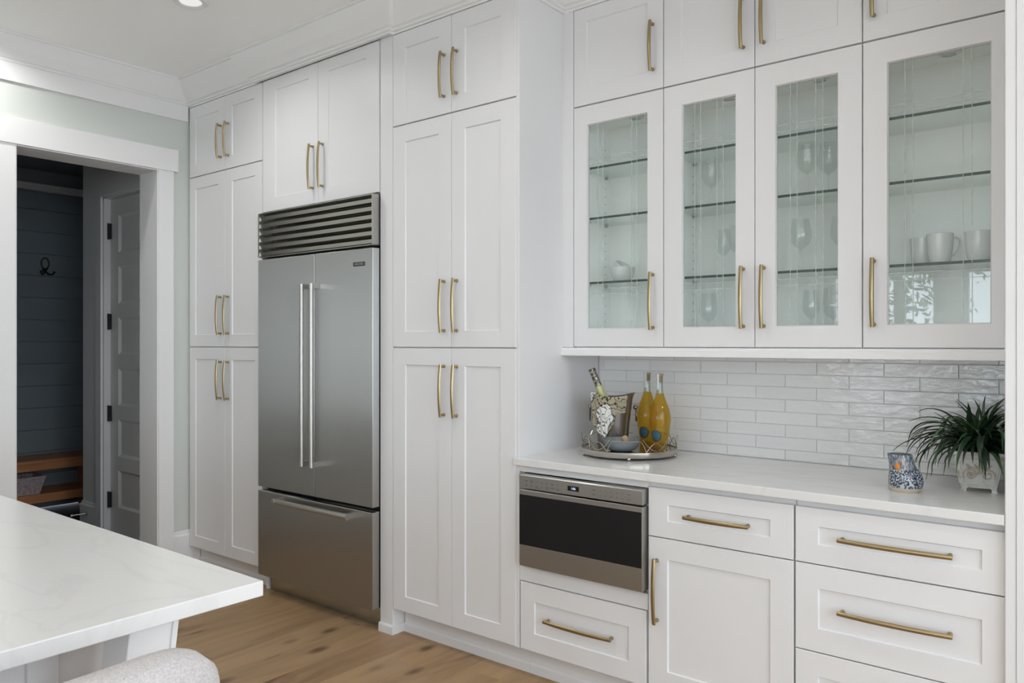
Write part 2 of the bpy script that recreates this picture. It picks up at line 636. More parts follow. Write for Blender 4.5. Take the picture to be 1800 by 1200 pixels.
def thing(name, label, cat, loc, group=None):
    o = bpy.data.objects.new(name, None)
    o.empty_display_size = 0.05
    o.location = loc
    o['label'] = label
    o['category'] = cat
    if group:
        o['group'] = group
    COL.objects.link(o)
    ORG[o.name] = tuple(loc)
    return o


def tag(o, label, cat, group=None):
    o['label'] = label
    o['category'] = cat
    if group:
        o['group'] = group
    return o


def struct(o, label=None):
    o['kind'] = 'structure'
    if label:
        o['label'] = label
    return o


def dup(src, parent, loc, rot=None):
    c = src.copy()
    COL.objects.link(c)
    c.parent = parent
    c.location = Vector(loc) - Vector(ORG[parent.name])
    if rot:
        c.rotation_euler = rot
    ORG[c.name] = ORG[parent.name]
    return c


# ------------------------------------------------------------------ room shell
T = 2.58          # front plane of the tall and base doors
U = 2.90          # front plane of the wall-cabinet doors
YB = 3.2          # tile face
XL = -4.695       # left wall face
CT = 0.925        # worktop top


def wall_boxes(g, axis, a0, a1, t0, t1, z0, z1, holes):
    """a wall slab along one axis with rectangular openings"""
    def put(p, q, r, s):
        if q - p > 1e-6 and s - r > 1e-6:
            if axis == 'x':
                g.box(p, q, t0, t1, r, s)
            else:
                g.box(t0, t1, p, q, r, s)
    cur = a0
    for (h0, h1, hz0, hz1) in sorted(holes):
        put(cur, h0, z0, z1)
        put(h0, h1, z0, hz0)
        put(h0, h1, hz1, z1)
        cur = h1
    put(cur, a1, z0, z1)


DOOR_Y0, DOOR_Y1, DOOR_Z = 1.608, 2.375, 2.463
g = G()
wall_boxes(g, 'y', YF - 0.15, 3.4, -4.895, XL, 0, ZC + 0.1, [(DOOR_Y0 - 0.012, DOOR_Y1 + 0.012, 0, DOOR_Z + 0.012)])
struct(finish('wall_left', g, 'wall'))
g = G()
wall_boxes(g, 'x', -4.895, XR + 0.2, 3.2030, 3.4, 0, ZC + 0.1, [])
wall_back = struct(finish('wall_back', g, 'grout'))
g = G()
wall_boxes(g, 'x', XL, XR + 0.15, YF - 0.15, YF, 0, ZC + 0.1, WIN_FRONT)
struct(finish('wall_front', g, 'room'))
g = G()
wall_boxes(g, 'y', YF, 3.21, XR, XR + 0.15, 0, ZC + 0.1, WIN_RIGHT)
struct(finish('wall_right', g, 'room'))
g = G().box(-4.895, XR + 0.15, YF - 0.15, 3.4, ZC, ZC + 0.12)
struct(finish('ceiling', g, 'ceil'))

# windows
win_n = 0


def window(axis, a0, a1, z0, z1, t):
    global win_n
    win_n += 1
    g = G()
    w = 0.05

    def bx(p, q, r, s, d0, d1):
        if axis == 'x':
            g.box(p, q, t - d1, t - d0, r, s)
        else:
            g.box(t + d0, t + d1, p, q, r, s)
    bx(a0, a0 + w, z0, z1, 0.03, 0.11)
    bx(a1 - w, a1, z0, z1, 0.03, 0.11)
    bx(a0 + w, a1 - w, z0, z0 + w, 0.03, 0.11)
    bx(a0 + w, a1 - w, z1 - w, z1, 0.03, 0.11)
    o = struct(finish('window_%d' % win_n, g, 'trim'))
    # casing on the room side
    g = G()
    c = 0.09

    def cx(p, q, r, s):
        if axis == 'x':
            g.box(p, q, t, t + 0.018, r, s)
        else:
            g.box(t - 0.018, t, p, q, r, s)
    cx(a0 - c, a0, z0 - c, z1 + c)
    cx(a1, a1 + c, z0 - c, z1 + c)
    cx(a0, a1, z1, z1 + c)
    cx(a0, a1, z0 - c, z0)
    finish('window_casing', g, 'trim', o)
    g = G()
    if axis == 'x':
        g.box(a0 + w, a1 - w, t - 0.074, t - 0.068, z0 + w, z1 - w)
    else:
        g.box(t + 0.068, t + 0.074, a0 + w, a1 - w, z0 + w, z1 - w)
    finish('window_pane', g, 'winglass', o)


for (a, b, c, d) in WIN_FRONT:
    window('x', a, b, c, d, YF)
for (a, b, c, d) in WIN_RIGHT:
    window('y', a, b, c, d, XR)

# floor slab and planks
g = G().box(-7.6, XR + 0.15, YF - 0.15, 4.2, -0.12, -0.018)
floor = struct(finish('floor', g, 'dark', origin=(0, 0, -0.018)))
PW = 0.187
x = -4.70
meshes = {}
ci = 0
while x < XR:
    y = YF - RND.uniform(0.0, 1.6)
    while y < 3.2:
        L = RND.choice((1.5, 1.9, 2.2))
        y0, y1 = max(y, YF), min(y + L, 3.2)
        if y1 - y0 > 0.05:
            if (round(y1 - y0, 3)) not in meshes:
                g = G().box(-PW / 2 + 0.0006, PW / 2 - 0.0006, -(y1 - y0) / 2 + 0.0008, (y1 - y0) / 2 - 0.0008, -0.018, 0)
                o = finish('plank', g, 'oak', origin=(0, 0, 0), bevel=0.0012, seg=1)
                meshes[round(y1 - y0, 3)] = o.data
            else:
                o = bpy.data.objects.new('plank', meshes[round(y1 - y0, 3)])
                COL.objects.link(o)
            o.parent = floor
            o.location = Vector((x + PW / 2, (y0 + y1) / 2, 0)) - Vector((0, 0, -0.018))
            ORG[o.name] = ORG['floor']
        y += L
    x += PW

# backsplash tiles, one by one
ROWZ = [0.925 + 0.0005] + [0.968 + 0.0515 * k for k in range(8)] + [1.3495]
tile_meshes = {}
for k in range(len(ROWZ) - 1):
    z0, z1 = ROWZ[k] + 0.0012, ROWZ[k + 1] - 0.0012
    rowshift = -1.749 if k % 2 == 1 else -1.875
    xs = [-2.026]
    q = rowshift - 0.25 * 3
    while q < -0.29:
        if q > -2.02:
            xs.append(q)
        q += 0.2495
    xs.append(-0.286)
    for a, b in zip(xs[:-1], xs[1:]):
        a += 0.0012
        b -= 0.0012
        if b - a < 0.008:
            continue
        key = (round(b - a, 3), round(z1 - z0, 3))
        if key not in tile_meshes:
            w, h = (b - a) / 2, (z1 - z0) / 2
            gg = G().box(-w, w, 0, 0.0028, -h, h)
            o = finish('tile', gg, 'tile', origin=(0, 0, 0), bevel=0.0010, seg=1)
            tile_meshes[key] = o.data
        else:
            o = bpy.data.objects.new('tile', tile_meshes[key])
            COL.objects.link(o)
        o.parent = wall_back
        o.location = Vector(((a + b) / 2, YB + RND.uniform(-0.0005, 0.0001), (z0 + z1) / 2)) - wall_back.location
        o.rotation_euler = (RND.uniform(-0.010, 0.010), 0, RND.uniform(-0.002, 0.002))

# frieze and crown mouldings
g = G().box(XL, -4.68, YF, 2.575, 2.80, 2.90)
struct(finish('trim_1', g, 'trim', bevel=0.002, seg=1))


def sweep(path, prof, kx=1.0):
    """axis-aligned mitred moulding; prof = (offset towards the room, z)"""
    g = G()
    dirs = []
    for a, b in zip(path[:-1], path[1:]):
        d = Vector((b[0] - a[0], b[1] - a[1])).normalized()
        n = Vector((d.y, -d.x))
        dirs.append(n)
    rings = []
    for i, p in enumerate(path):
        ns = []
        if i > 0:
            ns.append(dirs[i - 1])
        if i < len(path) - 1:
            ns.append(dirs[i])
        if len(ns) == 2 and (ns[0] - ns[1]).length < 1e-6:
            ns = ns[:1]
        ring = []
        for off, z in prof:
            v = Vector((p[0], p[1]))
            for n in ns:
                v += n * off * (kx if abs(n.x) > 0.5 and p[0] < -4.5 else 1.0)
            ring.append((v.x, v.y, z))
        rings.append(ring)
    return g.rings(rings)


prof = [(-0.02, 2.890), (0.0, 2.890), (0.0, 2.900), (0.010, 2.903), (0.014, 2.911), (0.010, 2.918), (0.018, 2.922), (0.050, 2.965), (0.088, 3.028), (0.090, 3.034), (0.100, 3.036), (0.100, 3.0475), (-0.02, 3.0475)]
path = [(XL + 0.003, YF), (XL + 0.003, T), (-3.942, T), (-3.942, T - 0.026), (-2.797, T - 0.026), (-2.797, T), (-2.018, T), (-2.018, U - 0.002), (-0.292, U - 0.002), (-0.292, T - 0.02), (XR - 0.01, T - 0.02)]
struct(finish('trim_2', sweep(path, prof, 0.62), 'trim'))

# doorway: jambs, casing, header
g = G()
g.box(-4.905, -4.685, DOOR_Y1, DOOR_Y1 + 0.0115, 0, DOOR_Z)
g.box(-4.905, -4.685, DOOR_Y0 - 0.0115, DOOR_Y0, 0, DOOR_Z)
g.box(-4.905, -4.685, DOOR_Y0 - 0.0115, DOOR_Y1 + 0.0115, DOOR_Z, DOOR_Z + 0.0115)
struct(finish('trim_3', g, 'trim'), 'white painted jamb lining the doorway to the mudroom')
g = G()
g.box(XL, -4.675, DOOR_Y1 + 0.006, 2.477, 0, DOOR_Z + 0.006)
g.box(XL, -4.675, DOOR_Y0 - 0.10, DOOR_Y0 - 0.006, 0, DOOR_Z + 0.006)
g.box(XL, -4.668, DOOR_Y0 - 0.127, 2.504, DOOR_Z + 0.006, 2.607)
struct(finish('trim_4', g, 'trim', bevel=0.0015, seg=1), 'flat white casing and head board around the doorway')


def base_prof(h=0.225):
    return [(-0.001, 0.0), (0.016, 0.0), (0.016, h - 0.03), (0.013, h - 0.022), (0.008, h - 0.016), (0.008, h - 0.008), (0.004, h), (-0.001, h)]


g = sweep([(XL, 2.478), (XL, 2.655)], base_prof(), 1.0)
struct(finish('baseboard_left', g, 'trim'))
g = sweep([(XL, YF + 0.02), (XL, DOOR_Y0 - 0.101)], base_prof(), 1.0)
struct(finish('baseboard_left_near', g, 'trim'))

# ------------------------------------------------------------------ mudroom beyond the doorway
YD = 2.55
g = G()
wall_boxes(g, 'x', -6.143, -4.897, YD, YD + 0.13, 0, 2.9, [(-5.80, -4.97, 0, 2.455)])
struct(finish('wall_mudroom', g, 'mudtrim'), 'grey mudroom wall beside the panelled door')
g = G()
g.box(-7.45, -7.32, 0.6, 4.1, 0, 2.9)
wall_ship = struct(finish('wall_shiplap', g, 'mudwall'), 'blue-grey shiplap wall at the back of the mudroom, coloured dark for the dim room')
z = 0.11
while z < 2.66:
    h = 0.187
    gg = G().box(-7.32, -7.30, 0.7, 3.05, z, min(z + h - 0.004, 2.68))
    finish('plank', gg, 'mudwall', wall_ship, bevel=0.002, seg=1)
    z += h
gg = G().box(-7.32, -7.28, 0.7, 3.05, 2.70, 2.76)
finish('rail', gg, 'mudtrim', wall_ship, bevel=0.003, seg=1)
g = G()
g.box(-7.45, -4.897, 0.6, 0.72, 0, 2.9)
struct(finish('wall_mudroom_side', g, 'mudwall'))
g = G()
g.box(-7.45, -4.897, 4.0, 4.1, 0, 2.9)
struct(finish('wall_mudroom_far', g, 'mudwall'))
g = G().box(-4.905, -4.897, 2.69, 4.1, 0, 2.9)
struct(finish('wall_mudroom_end', g, 'mudwall'))
g = G().box(-7.45, -4.897, 0.6, 4.1, 2.88, 3.0)
struct(finish('ceiling_mudroom', g, 'mudwall'))
g = sweep([(-6.143, YD + 0.13), (-6.143, YD), (-5.905, YD)], base_prof(0.235))
# outward normals: run so that the room lies on the right-hand side
struct(finish('baseboard_mudroom', g, 'mudtrim'))
g = G()
g.box(-5.90, -5.812, YD - 0.018, YD, 0, 2.455)
g.box(-5.925, -4.90, YD - 0.022, YD, 2.46, 2.62)
struct(finish('trim_5', g, 'mudtrim', bevel=0.001, seg=1), 'grey casing around the mudroom door')
g = G()
g.box(-5.812, -5.790, YD - 0.004, YD + 0.13, 0, 2.455)
g.box(-5.812, -4.95, YD - 0.004, YD + 0.13, 2.44, 2.46)
g.box(-4.97, -4.95, YD - 0.004, YD + 0.13, 0, 2.44)
struct(finish('trim_6', g, 'trim'), 'pale jamb edge beside the mudroom door hinges')

# panelled door
door = struct(finish('door_1', G().box(-5.786, -4.975, YD + 0.056, YD + 0.088, 0.008, 2.436), 'muddoor'), 'grey painted six-panel mudroom door')
gg = G()
yd0, yd1 = YD + 0.040, YD + 0.056
px0, px1 = -5.665, -5.095
pz = [(0.235, 0.50), (0.597, 0.862), (0.962, 1.225), (1.325, 1.587), (1.688, 1.952), (2.050, 2.318)]
edges = [0.008] + [q for pr in pz for q in pr] + [2.436]
gg.box(-5.786, px0, yd0, yd1, 0.008, 2.436)
gg.box(px1, -4.975, yd0, yd1, 0.008, 2.436)
for k in range(0, len(edges), 2):
    gg.box(px0, px1, yd0, yd1, edges[k], edges[k + 1])
finish('door_frame', gg, 'muddoor', door)
for (a, b) in pz:
    gg = G()
    r0 = [(px0, yd1, a), (px1, yd1, a), (px1, yd1, b), (px0, yd1, b)]
    q = 0.018
    r1 = [(px0 + q, yd1 - 0.002, a + q), (px1 - q, yd1 - 0.002, a + q), (px1 - q, yd1 - 0.002, b - q), (px0 + q, yd1 - 0.002, b - q)]
    # sloped sticking from the frame face down to the panel
    o0 = [(px0, yd0 + 0.001, a), (px1, yd0 + 0.001, a), (px1, yd0 + 0.001, b), (px0, yd0 + 0.001, b)]
    gg.rings([o0, r1], False, False)
    gg.add(r1, [(0, 1, 2, 3)])
    finish('door_panel', gg, 'muddoor', door)
for zh in (0.28, 0.90, 1.56, 2.21):
    gg = G().box(-5.795, -5.765, YD + 0.022, YD + 0.042, zh - 0.055, zh + 0.055)
    gg.tube([(-5.788, YD + 0.026, zh - 0.058), (-5.788, YD + 0.026, zh + 0.058)], 0.008, 10)
    finish('hinge', gg, 'black', door)

# door stop on the mudroom baseboard
ds = thing('door_stop', 'thin metal door stop screwed to the grey mudroom baseboard', 'door stop', (-6.03, YD - 0.017, 0.155))
gg = G().tube([(-6.03, YD - 0.018, 0.155), (-6.03, YD - 0.026, 0.155)], 0.013, 12)
gg.tube([(-6.03, YD - 0.026, 0.155), (-6.06, YD - 0.105, 0.150)], 0.005, 10)
finish('stem', gg, 'steel_bar', ds, smooth=True)
gg = G().tube([(-6.06, YD - 0.105, 0.150), (-6.065, YD - 0.118, 0.149)], 0.008, 10)
finish('tip', gg, 'china', ds, smooth=True)

# mudroom bench
bn = thing('bench', 'dark stained wooden mudroom bench with a lower shoe shelf', 'bench', (-7.09, 1.9, 0))
gg = G().box(-7.296, -6.90, 0.75, 3.04, 0.434, 0.462)
finish('seat', gg, 'bench', bn, bevel=0.004)
gg = G().box(-6.94, -6.912, 0.75, 3.04, 0.378, 0.434)
finish('apron', gg, 'bench', bn, bevel=0.002, seg=1)
gg = G().box(-7.296, -6.905, 0.75, 3.04, 0.118, 0.188)
finish('shelf', gg, 'bench', bn, bevel=0.003)
for yy in (0.78, 1.9, 3.0):
    gg = G().box(-7.28, -6.95, yy - 0.02, yy + 0.02, 0, 0.118)
    gg.box(-7.28, -6.95, yy - 0.02, yy + 0.02, 0.188, 0.434)
    finish('leg', gg, 'bench', bn)
# basket on the bench shelf
bk = thing('basket', 'small tapered pale pink woven basket on the bench shelf', 'basket', (-7.03, 2.40, 0.188))
prof_o = []


def rect_ring(cx, cy, hx, hy, z):
    return [(cx - hx, cy - hy, z), (cx + hx, cy - hy, z), (cx + hx, cy + hy, z), (cx - hx, cy + hy, z)]


gg = G()
rr = [rect_ring(-7.03, 2.40, 0.10, 0.145, 0.189), rect_ring(-7.03, 2.40, 0.125, 0.18, 0.325), rect_ring(-7.03, 2.40, 0.115, 0.17, 0.325), rect_ring(-7.03, 2.40, 0.092, 0.137, 0.198)]
gg.rings(rr)
finish('body', gg, 'basket', bk)
gg = G()
rr = [rect_ring(-7.03, 2.40, 0.130, 0.185, 0.318), rect_ring(-7.03, 2.40, 0.130, 0.185, 0.334), rect_ring(-7.03, 2.40, 0.112, 0.167, 0.334), rect_ring(-7.03, 2.40, 0.112, 0.167, 0.318)]
gg.rings(rr, closed=True)
finish('rim', gg, 'basket', bk, bevel=0.003)
# coat hook
hk = thing('coat_hook', 'curled dark iron coat hook on the shiplap wall', 'hook', (-7.298, 2.715, 2.02))
gg = G()
pts = [(-7.280, 2.715 + 0.030 * math.cos(2 * PI * k / 20), 2.085 + 0.048 * math.sin(2 * PI * k / 20)) for k in range(20)]
gg.tube(pts, 0.0055, 8, True)
for sg in (-1, 1):
    gg.tube([(-7.282, 2.715 - sg * 0.018, 2.045), (-7.275, 2.715, 2.018), (-7.255, 2.715 + sg * 0.022, 1.992), (-7.235, 2.715 + sg * 0.040, 1.990), (-7.225, 2.715 + sg * 0.050, 2.006)], 0.0065, 8)
    gg.ball((-7.224, 2.715 + sg * 0.051, 2.010), 0.0095, 10)
finish('hooks', gg, 'black', hk, smooth=True)
gg = G().tube([(-7.2995, 2.715, 2.03), (-7.288, 2.715, 2.03)], 0.018, 14)
finish('back_plate', gg, 'black', hk, smooth=True)
# cubby tower
cb = thing('shelf_tower', 'tall dark cubby shelf tower beside the shiplap wall', 'shelves', (-7.09, 3.4, 0))
gg = G().box(-7.3, -6.93, 3.055, 3.085, 0, 2.69).box(-7.3, -6.93, 3.88, 3.91, 0, 2.69).box(-7.315, -7.30, 3.055, 3.91, 0, 2.69)
finish('carcass', gg, 'mudwall', cb)
for zz in (0.46, 1.02, 1.42, 1.83, 2.22, 2.66):
    gg = G().box(-7.30, -6.93, 3.085, 3.88, zz - 0.028, zz)
    finish('shelf', gg, 'mudtrim', cb)


# ------------------------------------------------------------------ cabinet builders
def shaker(x0, x1, z0, z1, yf=T, fr=(0.077, 0.077, 0.075, 0.075), th=0.020, rec=0.0062):
    g = G()
    c = 0.0012

    def ring(l, r, b, t, y):
        return [(x0 + l, y, z0 + b), (x1 - r, y, z0 + b), (x1 - r, y, z1 - t), (x0 + l, y, z1 - t)]
    L, R_, B, T_ = fr
    rs = [ring(0, 0, 0, 0, yf + th), ring(0, 0, 0, 0, yf + c), ring(c, c, c, c, yf), ring(L, R_, B, T_, yf), ring(L + 0.003, R_ + 0.003, B + 0.003, T_ + 0.003, yf + rec)]
    return g.rings(rs)


def glass_frame(x0, x1, z0, z1, gx0, gx1, gz0, gz1, yf=U, th=0.020):
    g = G()
    c = 0.0012

    def ring(a, b, p, q, y):
        return [(a, y, p), (b, y, p), (b, y, q), (a, y, q)]
    rs = [ring(x0, x1, z0, z1, yf + th), ring(x0, x1, z0, z1, yf + c), ring(x0 + c, x1 - c, z0 + c, z1 - c, yf), ring(gx0, gx1, gz0, gz1, yf), ring(gx0 + 0.004, gx1 - 0.004, gz0 + 0.004, gz1 - 0.004, yf + 0.008), ring(gx0 + 0.004, gx1 - 0.004, gz0 + 0.004, gz1 - 0.004, yf + th)]
    return g.rings(rs, closed=True)


PULLS = {}


def pull_mesh(L):
    """bowed bar pull along local z, projecting to -y"""
    if L in PULLS:
        return PULLS[L]
    g = G()
    n = 14
    rings = []
    h = L / 2
    for k in range(n + 1):
        t = -1 + 2 * k / n
        zz = t * (h + 0.004)
        y = -0.027 - 0.0085 * (1 - t * t)
        w = 0.0069 + 0.0010 * (1 - t * t)
        d = 0.0052
        rings.append([(w * math.cos(a), y + d * math.sin(a), zz) for a in [2 * PI * j / 10 for j in range(10)]])
    g.rings(rings)
    for s in (-1, 1):
        zz = s * (h - 0.006)
        g.rings([[(r * math.cos(a), y, zz + r * math.sin(a)) for a in [2 * PI * j / 12 for j in range(12)]] for (r, y) in ((0.0072, 0.0), (0.0072, -0.004), (0.0056, -0.006), (0.0056, -0.027))])
    o = finish('handle', g, 'brass', origin=(0, 0, 0), smooth=True)
    me = o.data
    bpy.data.objects.remove(o)
    PULLS[L] = me
    return me


def pull(parent, x, yf, z, L, horiz=False):
    o = bpy.data.objects.new('handle', pull_mesh(L))
    COL.objects.link(o)
    o.parent = parent
    o.location = Vector((x, yf, z)) - Vector(ORG[parent.name])
    if horiz:
        o.rotation_euler = (0, PI / 2, 0)
    ORG[o.name] = ORG[parent.name]
    return o


def toe(parent, x0, x1, y=2.657):
    g = G().box(x0, x1, y, y + 0.016, 0.0, 0.122)
    finish('toe_kick', g, 'cab', parent)
    g = G().prism([(y - 0.009, 0.0), (y - 0.009, 0.036), (y - 0.005, 0.042), (y, 0.044), (y, 0.0)], 'x', x0, x1)
    finish('shoe_moulding', g, 'cab', parent)


ZT0, ZT1 = 2.4475, 2.886      # top row of doors
# --- tall cabinet left of the refrigerator
t1 = thing('tall_cabinet', 'white shaker tall cabinet in the corner between doorway and refrigerator', 'cabinet', (-4.28, 2.9, 0))
x0, x1, xm = -4.676, -3.886, -4.270
g = G().box(x0, x1, T + 0.022, 3.2, 0.124, 2.92)
g.box(x1 - 0.02, x1, 2.62, 3.2, 0.0, 0.124)
finish('body', g, 'cab', t1)
FL = (0.067, 0.072, 0.072, 0.072)
FR_ = (0.072, 0.072, 0.072, 0.072)
for (za, zb, hz, hl) in ((ZT0, ZT1, 2.62, 0.20), (1.3845, 2.4415, 1.573, 0.23), (0.128, 1.3785, 1.184, 0.23)):
    d = finish('door', shaker(x0 + 0.001, xm - 0.0012, za, zb, T, FL), 'cab', t1)
    pull(d, xm - 0.042, T, hz, hl)
    d = finish('door', shaker(xm + 0.0012, x1 - 0.001, za, zb, T, FR_), 'cab', t1)
    pull(d, xm + 0.039, T, hz, hl)
toe(t1, XL + 0.018, x1 - 0.021)

# --- cabinet above the refrigerator
t2 = thing('bridge_cabinet', 'white two-door cabinet above the steel refrigerator', 'cabinet', (-3.39, 2.9, 2.14))
g = G().box(-3.882, -2.898, T + 0.022, 3.2, 2.142, 2.92)
finish('body', g, 'cab', t2)
d = finish('door', shaker(-3.880, -3.3805, 2.146, 2.888, T, (0.118, 0.077, 0.075, 0.067)), 'cab', t2)
pull(d, -3.421, T, 2.339, 0.232)
d = finish('door', shaker(-3.3775, -2.902, 2.146, 2.888, T, (0.084, 0.097, 0.075, 0.064)), 'cab', t2)
pull(d, -3.337, T, 2.339, 0.232)

# --- filler panel right of the refrigerator
t3 = thing('end_panel', 'narrow white full-height panel between refrigerator and pantry', 'panel', (-2.849, 2.9, 0))
g = G().box(-2.896, -2.806, T + 0.004, 3.2, 0, 2.90)
finish('board', g, 'cab', t3, bevel=0.0015, seg=1)
g = G()
g.prism([(T - 0.006, 0.0), (T - 0.006, 0.036), (T - 0.002, 0.042), (T + 0.004, 0.044), (T + 0.004, 0.0)], 'x', -2.899, -2.799)
g.box(-2.806, -2.798, T + 0.004, 2.648, 0, 0.042)
finish('shoe_moulding', g, 'cab', t3)

# --- pantry
t4 = thing('pantry_cabinet', 'white shaker pantry cabinet between refrigerator and glass cabinets', 'cabinet', (-2.416, 2.9, 0))
x0, x1, xm = -2.802, -2.030, -2.4165
g = G().box(x0, x1, T + 0.022, 3.2, 0.124, 2.92)
finish('body', g, 'cab', t4)
g = G().box(x1 - 0.016, x1 + 0.001, T + 0.003, 3.2, 0.124, 2.92)
finish('side_panel', g, 'cab', t4, bevel=0.001, seg=1)
for (za, zb, hz, hl) in ((ZT0, ZT1, 2.62, 0.20), (1.3875, 2.4415, 1.574, 0.235), (0.128, 1.3815, 1.190, 0.232)):
    d = finish('door', shaker(x0 + 0.002, xm - 0.0012, za, zb, T, (0.083, 0.079, 0.072, 0.078)), 'cab', t4)
    pull(d, xm - 0.044, T, hz, hl)
    d = finish('door', shaker(xm + 0.0012, x1 - 0.016, za, zb, T, (0.079, 0.083, 0.072, 0.078)), 'cab', t4)
    pull(d, xm + 0.034, T, hz, hl)
toe(t4, x0 + 0.004, -2.024)

# --- glass-fronted wall cabinets
GZ0, GZ1 = 1.467, 2.370
SHELF_Z = (2.190, 1.965, 1.678)


def grooves(door, gx0, gx1, y):
    """cut lines in the pane: pairs near each edge"""
    w = gx1 - gx0
    offs = (0.055, 0.080)
    gw = 0.0012
    for s in (0, 1):
        for o_ in offs:
            xx = gx0 + o_ if s == 0 else gx1 - o_
            finish('groove', G().box(xx - gw, xx + gw, y - 0.0012, y, GZ0, GZ1), 'groove', door)
    for s in (0, 1):
        for o_ in (0.152, 0.177):
            zz = GZ0 + o_ if s == 0 else GZ1 - o_
            finish('groove', G().box(gx0, gx1, y - 0.0012, y, zz - gw * 0.8, zz + gw * 0.8), 'groove', door)


def wall_cab(name, label, x0, x1, doors, mid=None, filler=None):
    r = thing(name, label, 'cabinet', ((x0 + x1) / 2, 3.05, 1.385))
    g = G()
    yb0 = U + 0.022
    g.box(x0, x0 + 0.018, yb0, YB, 1.387, 2.92)
    g.box(x1 - 0.018, x1, yb0, YB, 1.387, 2.92)
    g.box(x0 + 0.018, x1 - 0.018, 3.182, YB, 1.387, 2.92)
    g.box(x0 + 0.018, x1 - 0.018, yb0, 3.182, 1.387, 1.408)
    g.box(x0 + 0.018, x1 - 0.018, yb0, 3.182, 2.415, 2.92)
    if filler:
        finish('filler_strip', G().box(filler[0], filler[1], U, YB, 1.387, 2.90), 'cab', r)
    finish('body', g, 'inside', r)
    for (a, b, ga, gb, hx) in doors:
        d = finish('door', shaker(a, b, 2.4585, 2.888, U, (ga - a, b - gb, 0.078, 0.062)), 'cab', r)
        pull(d, hx, U, 2.635, 0.20)
        d = finish('glass_door', glass_frame(a, b, 1.390, 2.4525, ga, gb, GZ0, GZ1), 'cab', r)
        pull(d, hx, U, 1.580, 0.232)
        finish('pane', G().box(ga - 0.004, gb + 0.004, U + 0.009, U + 0.013, GZ0 - 0.004, GZ1 + 0.004), 'pane', d)
        grooves(d, ga, gb, U + 0.0086)
    ia, ib = x0 + 0.018, x1 - 0.018
    for zs in SHELF_Z:
        g = G().box(ia + 0.002, ib - 0.002, 2.945, 3.172, zs - 0.0098, zs)
        g.m[2] = 1      # front edge
        finish('shelf', g, ['shelfglass', 'edgeglass'], r)
        for xx, s in ((ia, 1), (ib, -1)):
            for yy in (2.985, 3.135):
                gg = G().tube([(xx, yy, zs - 0.0165), (xx + s * 0.014, yy, zs - 0.0165)], 0.0045, 8)
                gg.box(min(xx, xx + s * 0.016), max(xx, xx + s * 0.016), yy - 0.007, yy + 0.007, zs - 0.0128, zs - 0.0101)
                finish('shelf_clip', gg, 'chrome', r)
    # adjustment holes drilled in the sides
    for xx, s in ((ia, 1), (ib, -1)):
        g = G()
        for yy in (2.985, 3.135):
            zz = 1.47
            while zz < 2.38:
                if all(abs(zz - q + 0.02) > 0.035 for q in SHELF_Z):
                    g.tube([(xx - s * 0.004, yy, zz), (xx + s * 0.0004, yy, zz)], 0.0028, 6)
                zz += 0.0365
        finish('peg_holes', g, 'dark', r)['kind'] = 'stuff'
    return r


wc1 = wall_cab('wall_cabinet', 'single-door glass wall cabinet holding white bowls, next to the pantry', -1.968, -1.5245, [(-1.968, -1.5260, -1.901, -1.598, -1.572)], filler=(-2.0285, -1.9705))
wc2 = wall_cab('wall_cabinet', 'double-door glass wall cabinet holding stemmed wine glasses', -1.5235, -0.7525, [(-1.5220, -1.1400, -1.443, -1.214, -1.183), (-1.1370, -0.7540, -1.061, -0.834, -1.103)])
wc3 = wall_cab('wall_cabinet', 'single-door glass wall cabinet holding white mugs, rightmost', -0.7515, -0.2895, [(-0.7500, -0.2905, -0.673, -0.364, -0.714)])
# light rail under the wall cabinets
g = G().prism([(U - 0.014, 1.350), (U - 0.014, 1.374), (U - 0.008, 1.379), (U - 0.008, 1.3855), (U + 0.02, 1.3855), (U + 0.02, 1.350)], 'x', -2.0285, -0.2895)
struct(finish('trim_7', g, 'trim'), 'white light rail moulding below the glass cabinets')
g = G().box(-2.0285, -0.2895, U + 0.02, YB, 1.3800, 1.3865)
struct(finish('trim_8', g, 'trim'), 'white underside of the glass cabinets')

# puck lights inside the glass cabinets
for k, (xx, lab) in enumerate([(-1.745, 'round puck light above the shelf of white bowls'), (-1.312, 'round puck light above the left half of the wine glasses'), (-0.948, 'round puck light above the right half of the wine glasses'), (-0.511, 'round puck light above the shelf of white mugs')]):
    pk = thing('puck_light', lab, 'light', (xx, 3.065, 2.415), 'puck lights in the glass cabinets')
    g = G().lathe([(0.022, 2.4145), (0.034, 2.4145), (0.034, 2.410), (0.030, 2.406), (0.022, 2.406)], (xx, 3.065, 0), 28, closed=True)
    finish('ring', g, 'chrome', pk, smooth=True)
    g = G().lathe([(0.0, 2.4140), (0.0215, 2.4140), (0.0215, 2.4075), (0.0, 2.4070)], (xx, 3.065, 0), 28)
    finish('lens', g, 'lens', pk, smooth=True)

# ------------------------------------------------------------------ base cabinets
BZ1 = 0.8725
b1 = thing('base_cabinet', 'white base cabinet housing the microwave drawer, next to the pantry', 'cabinet', (-1.723, 2.9, 0))
g = G()
g.box(-2.027, -2.006, T + 0.022, 3.2, 0.124, 0.894)
g.box(-1.4385, -1.4205, T + 0.022, 3.2, 0.124, 0.894)
g.box(-2.006, -1.4385, T + 0.022, 3.2, 0.124, 0.472)
g.box(-2.006, -1.4385, 3.15, 3.2, 0.472, 0.894)
g.box(-2.006, -1.4385, T + 0.004, 3.15, 0.869, 0.894)
g.box(-2.0265, -1.4215, T + 0.003, T + 0.022, 0.868, 0.894)
g.box(-2.0265, -1.4215, T + 0.003, T + 0.022, 0.413, 0.473)
finish('body', g, 'cab', b1)
d = finish('drawer', shaker(-2.021, -1.428, 0.128, 0.4085, T, (0.072, 0.074, 0.073, 0.075)), 'cab', b1)
pull(d, -1.7245, T, 0.274, 0.312, True)
toe(b1, -2.023, -1.4215)

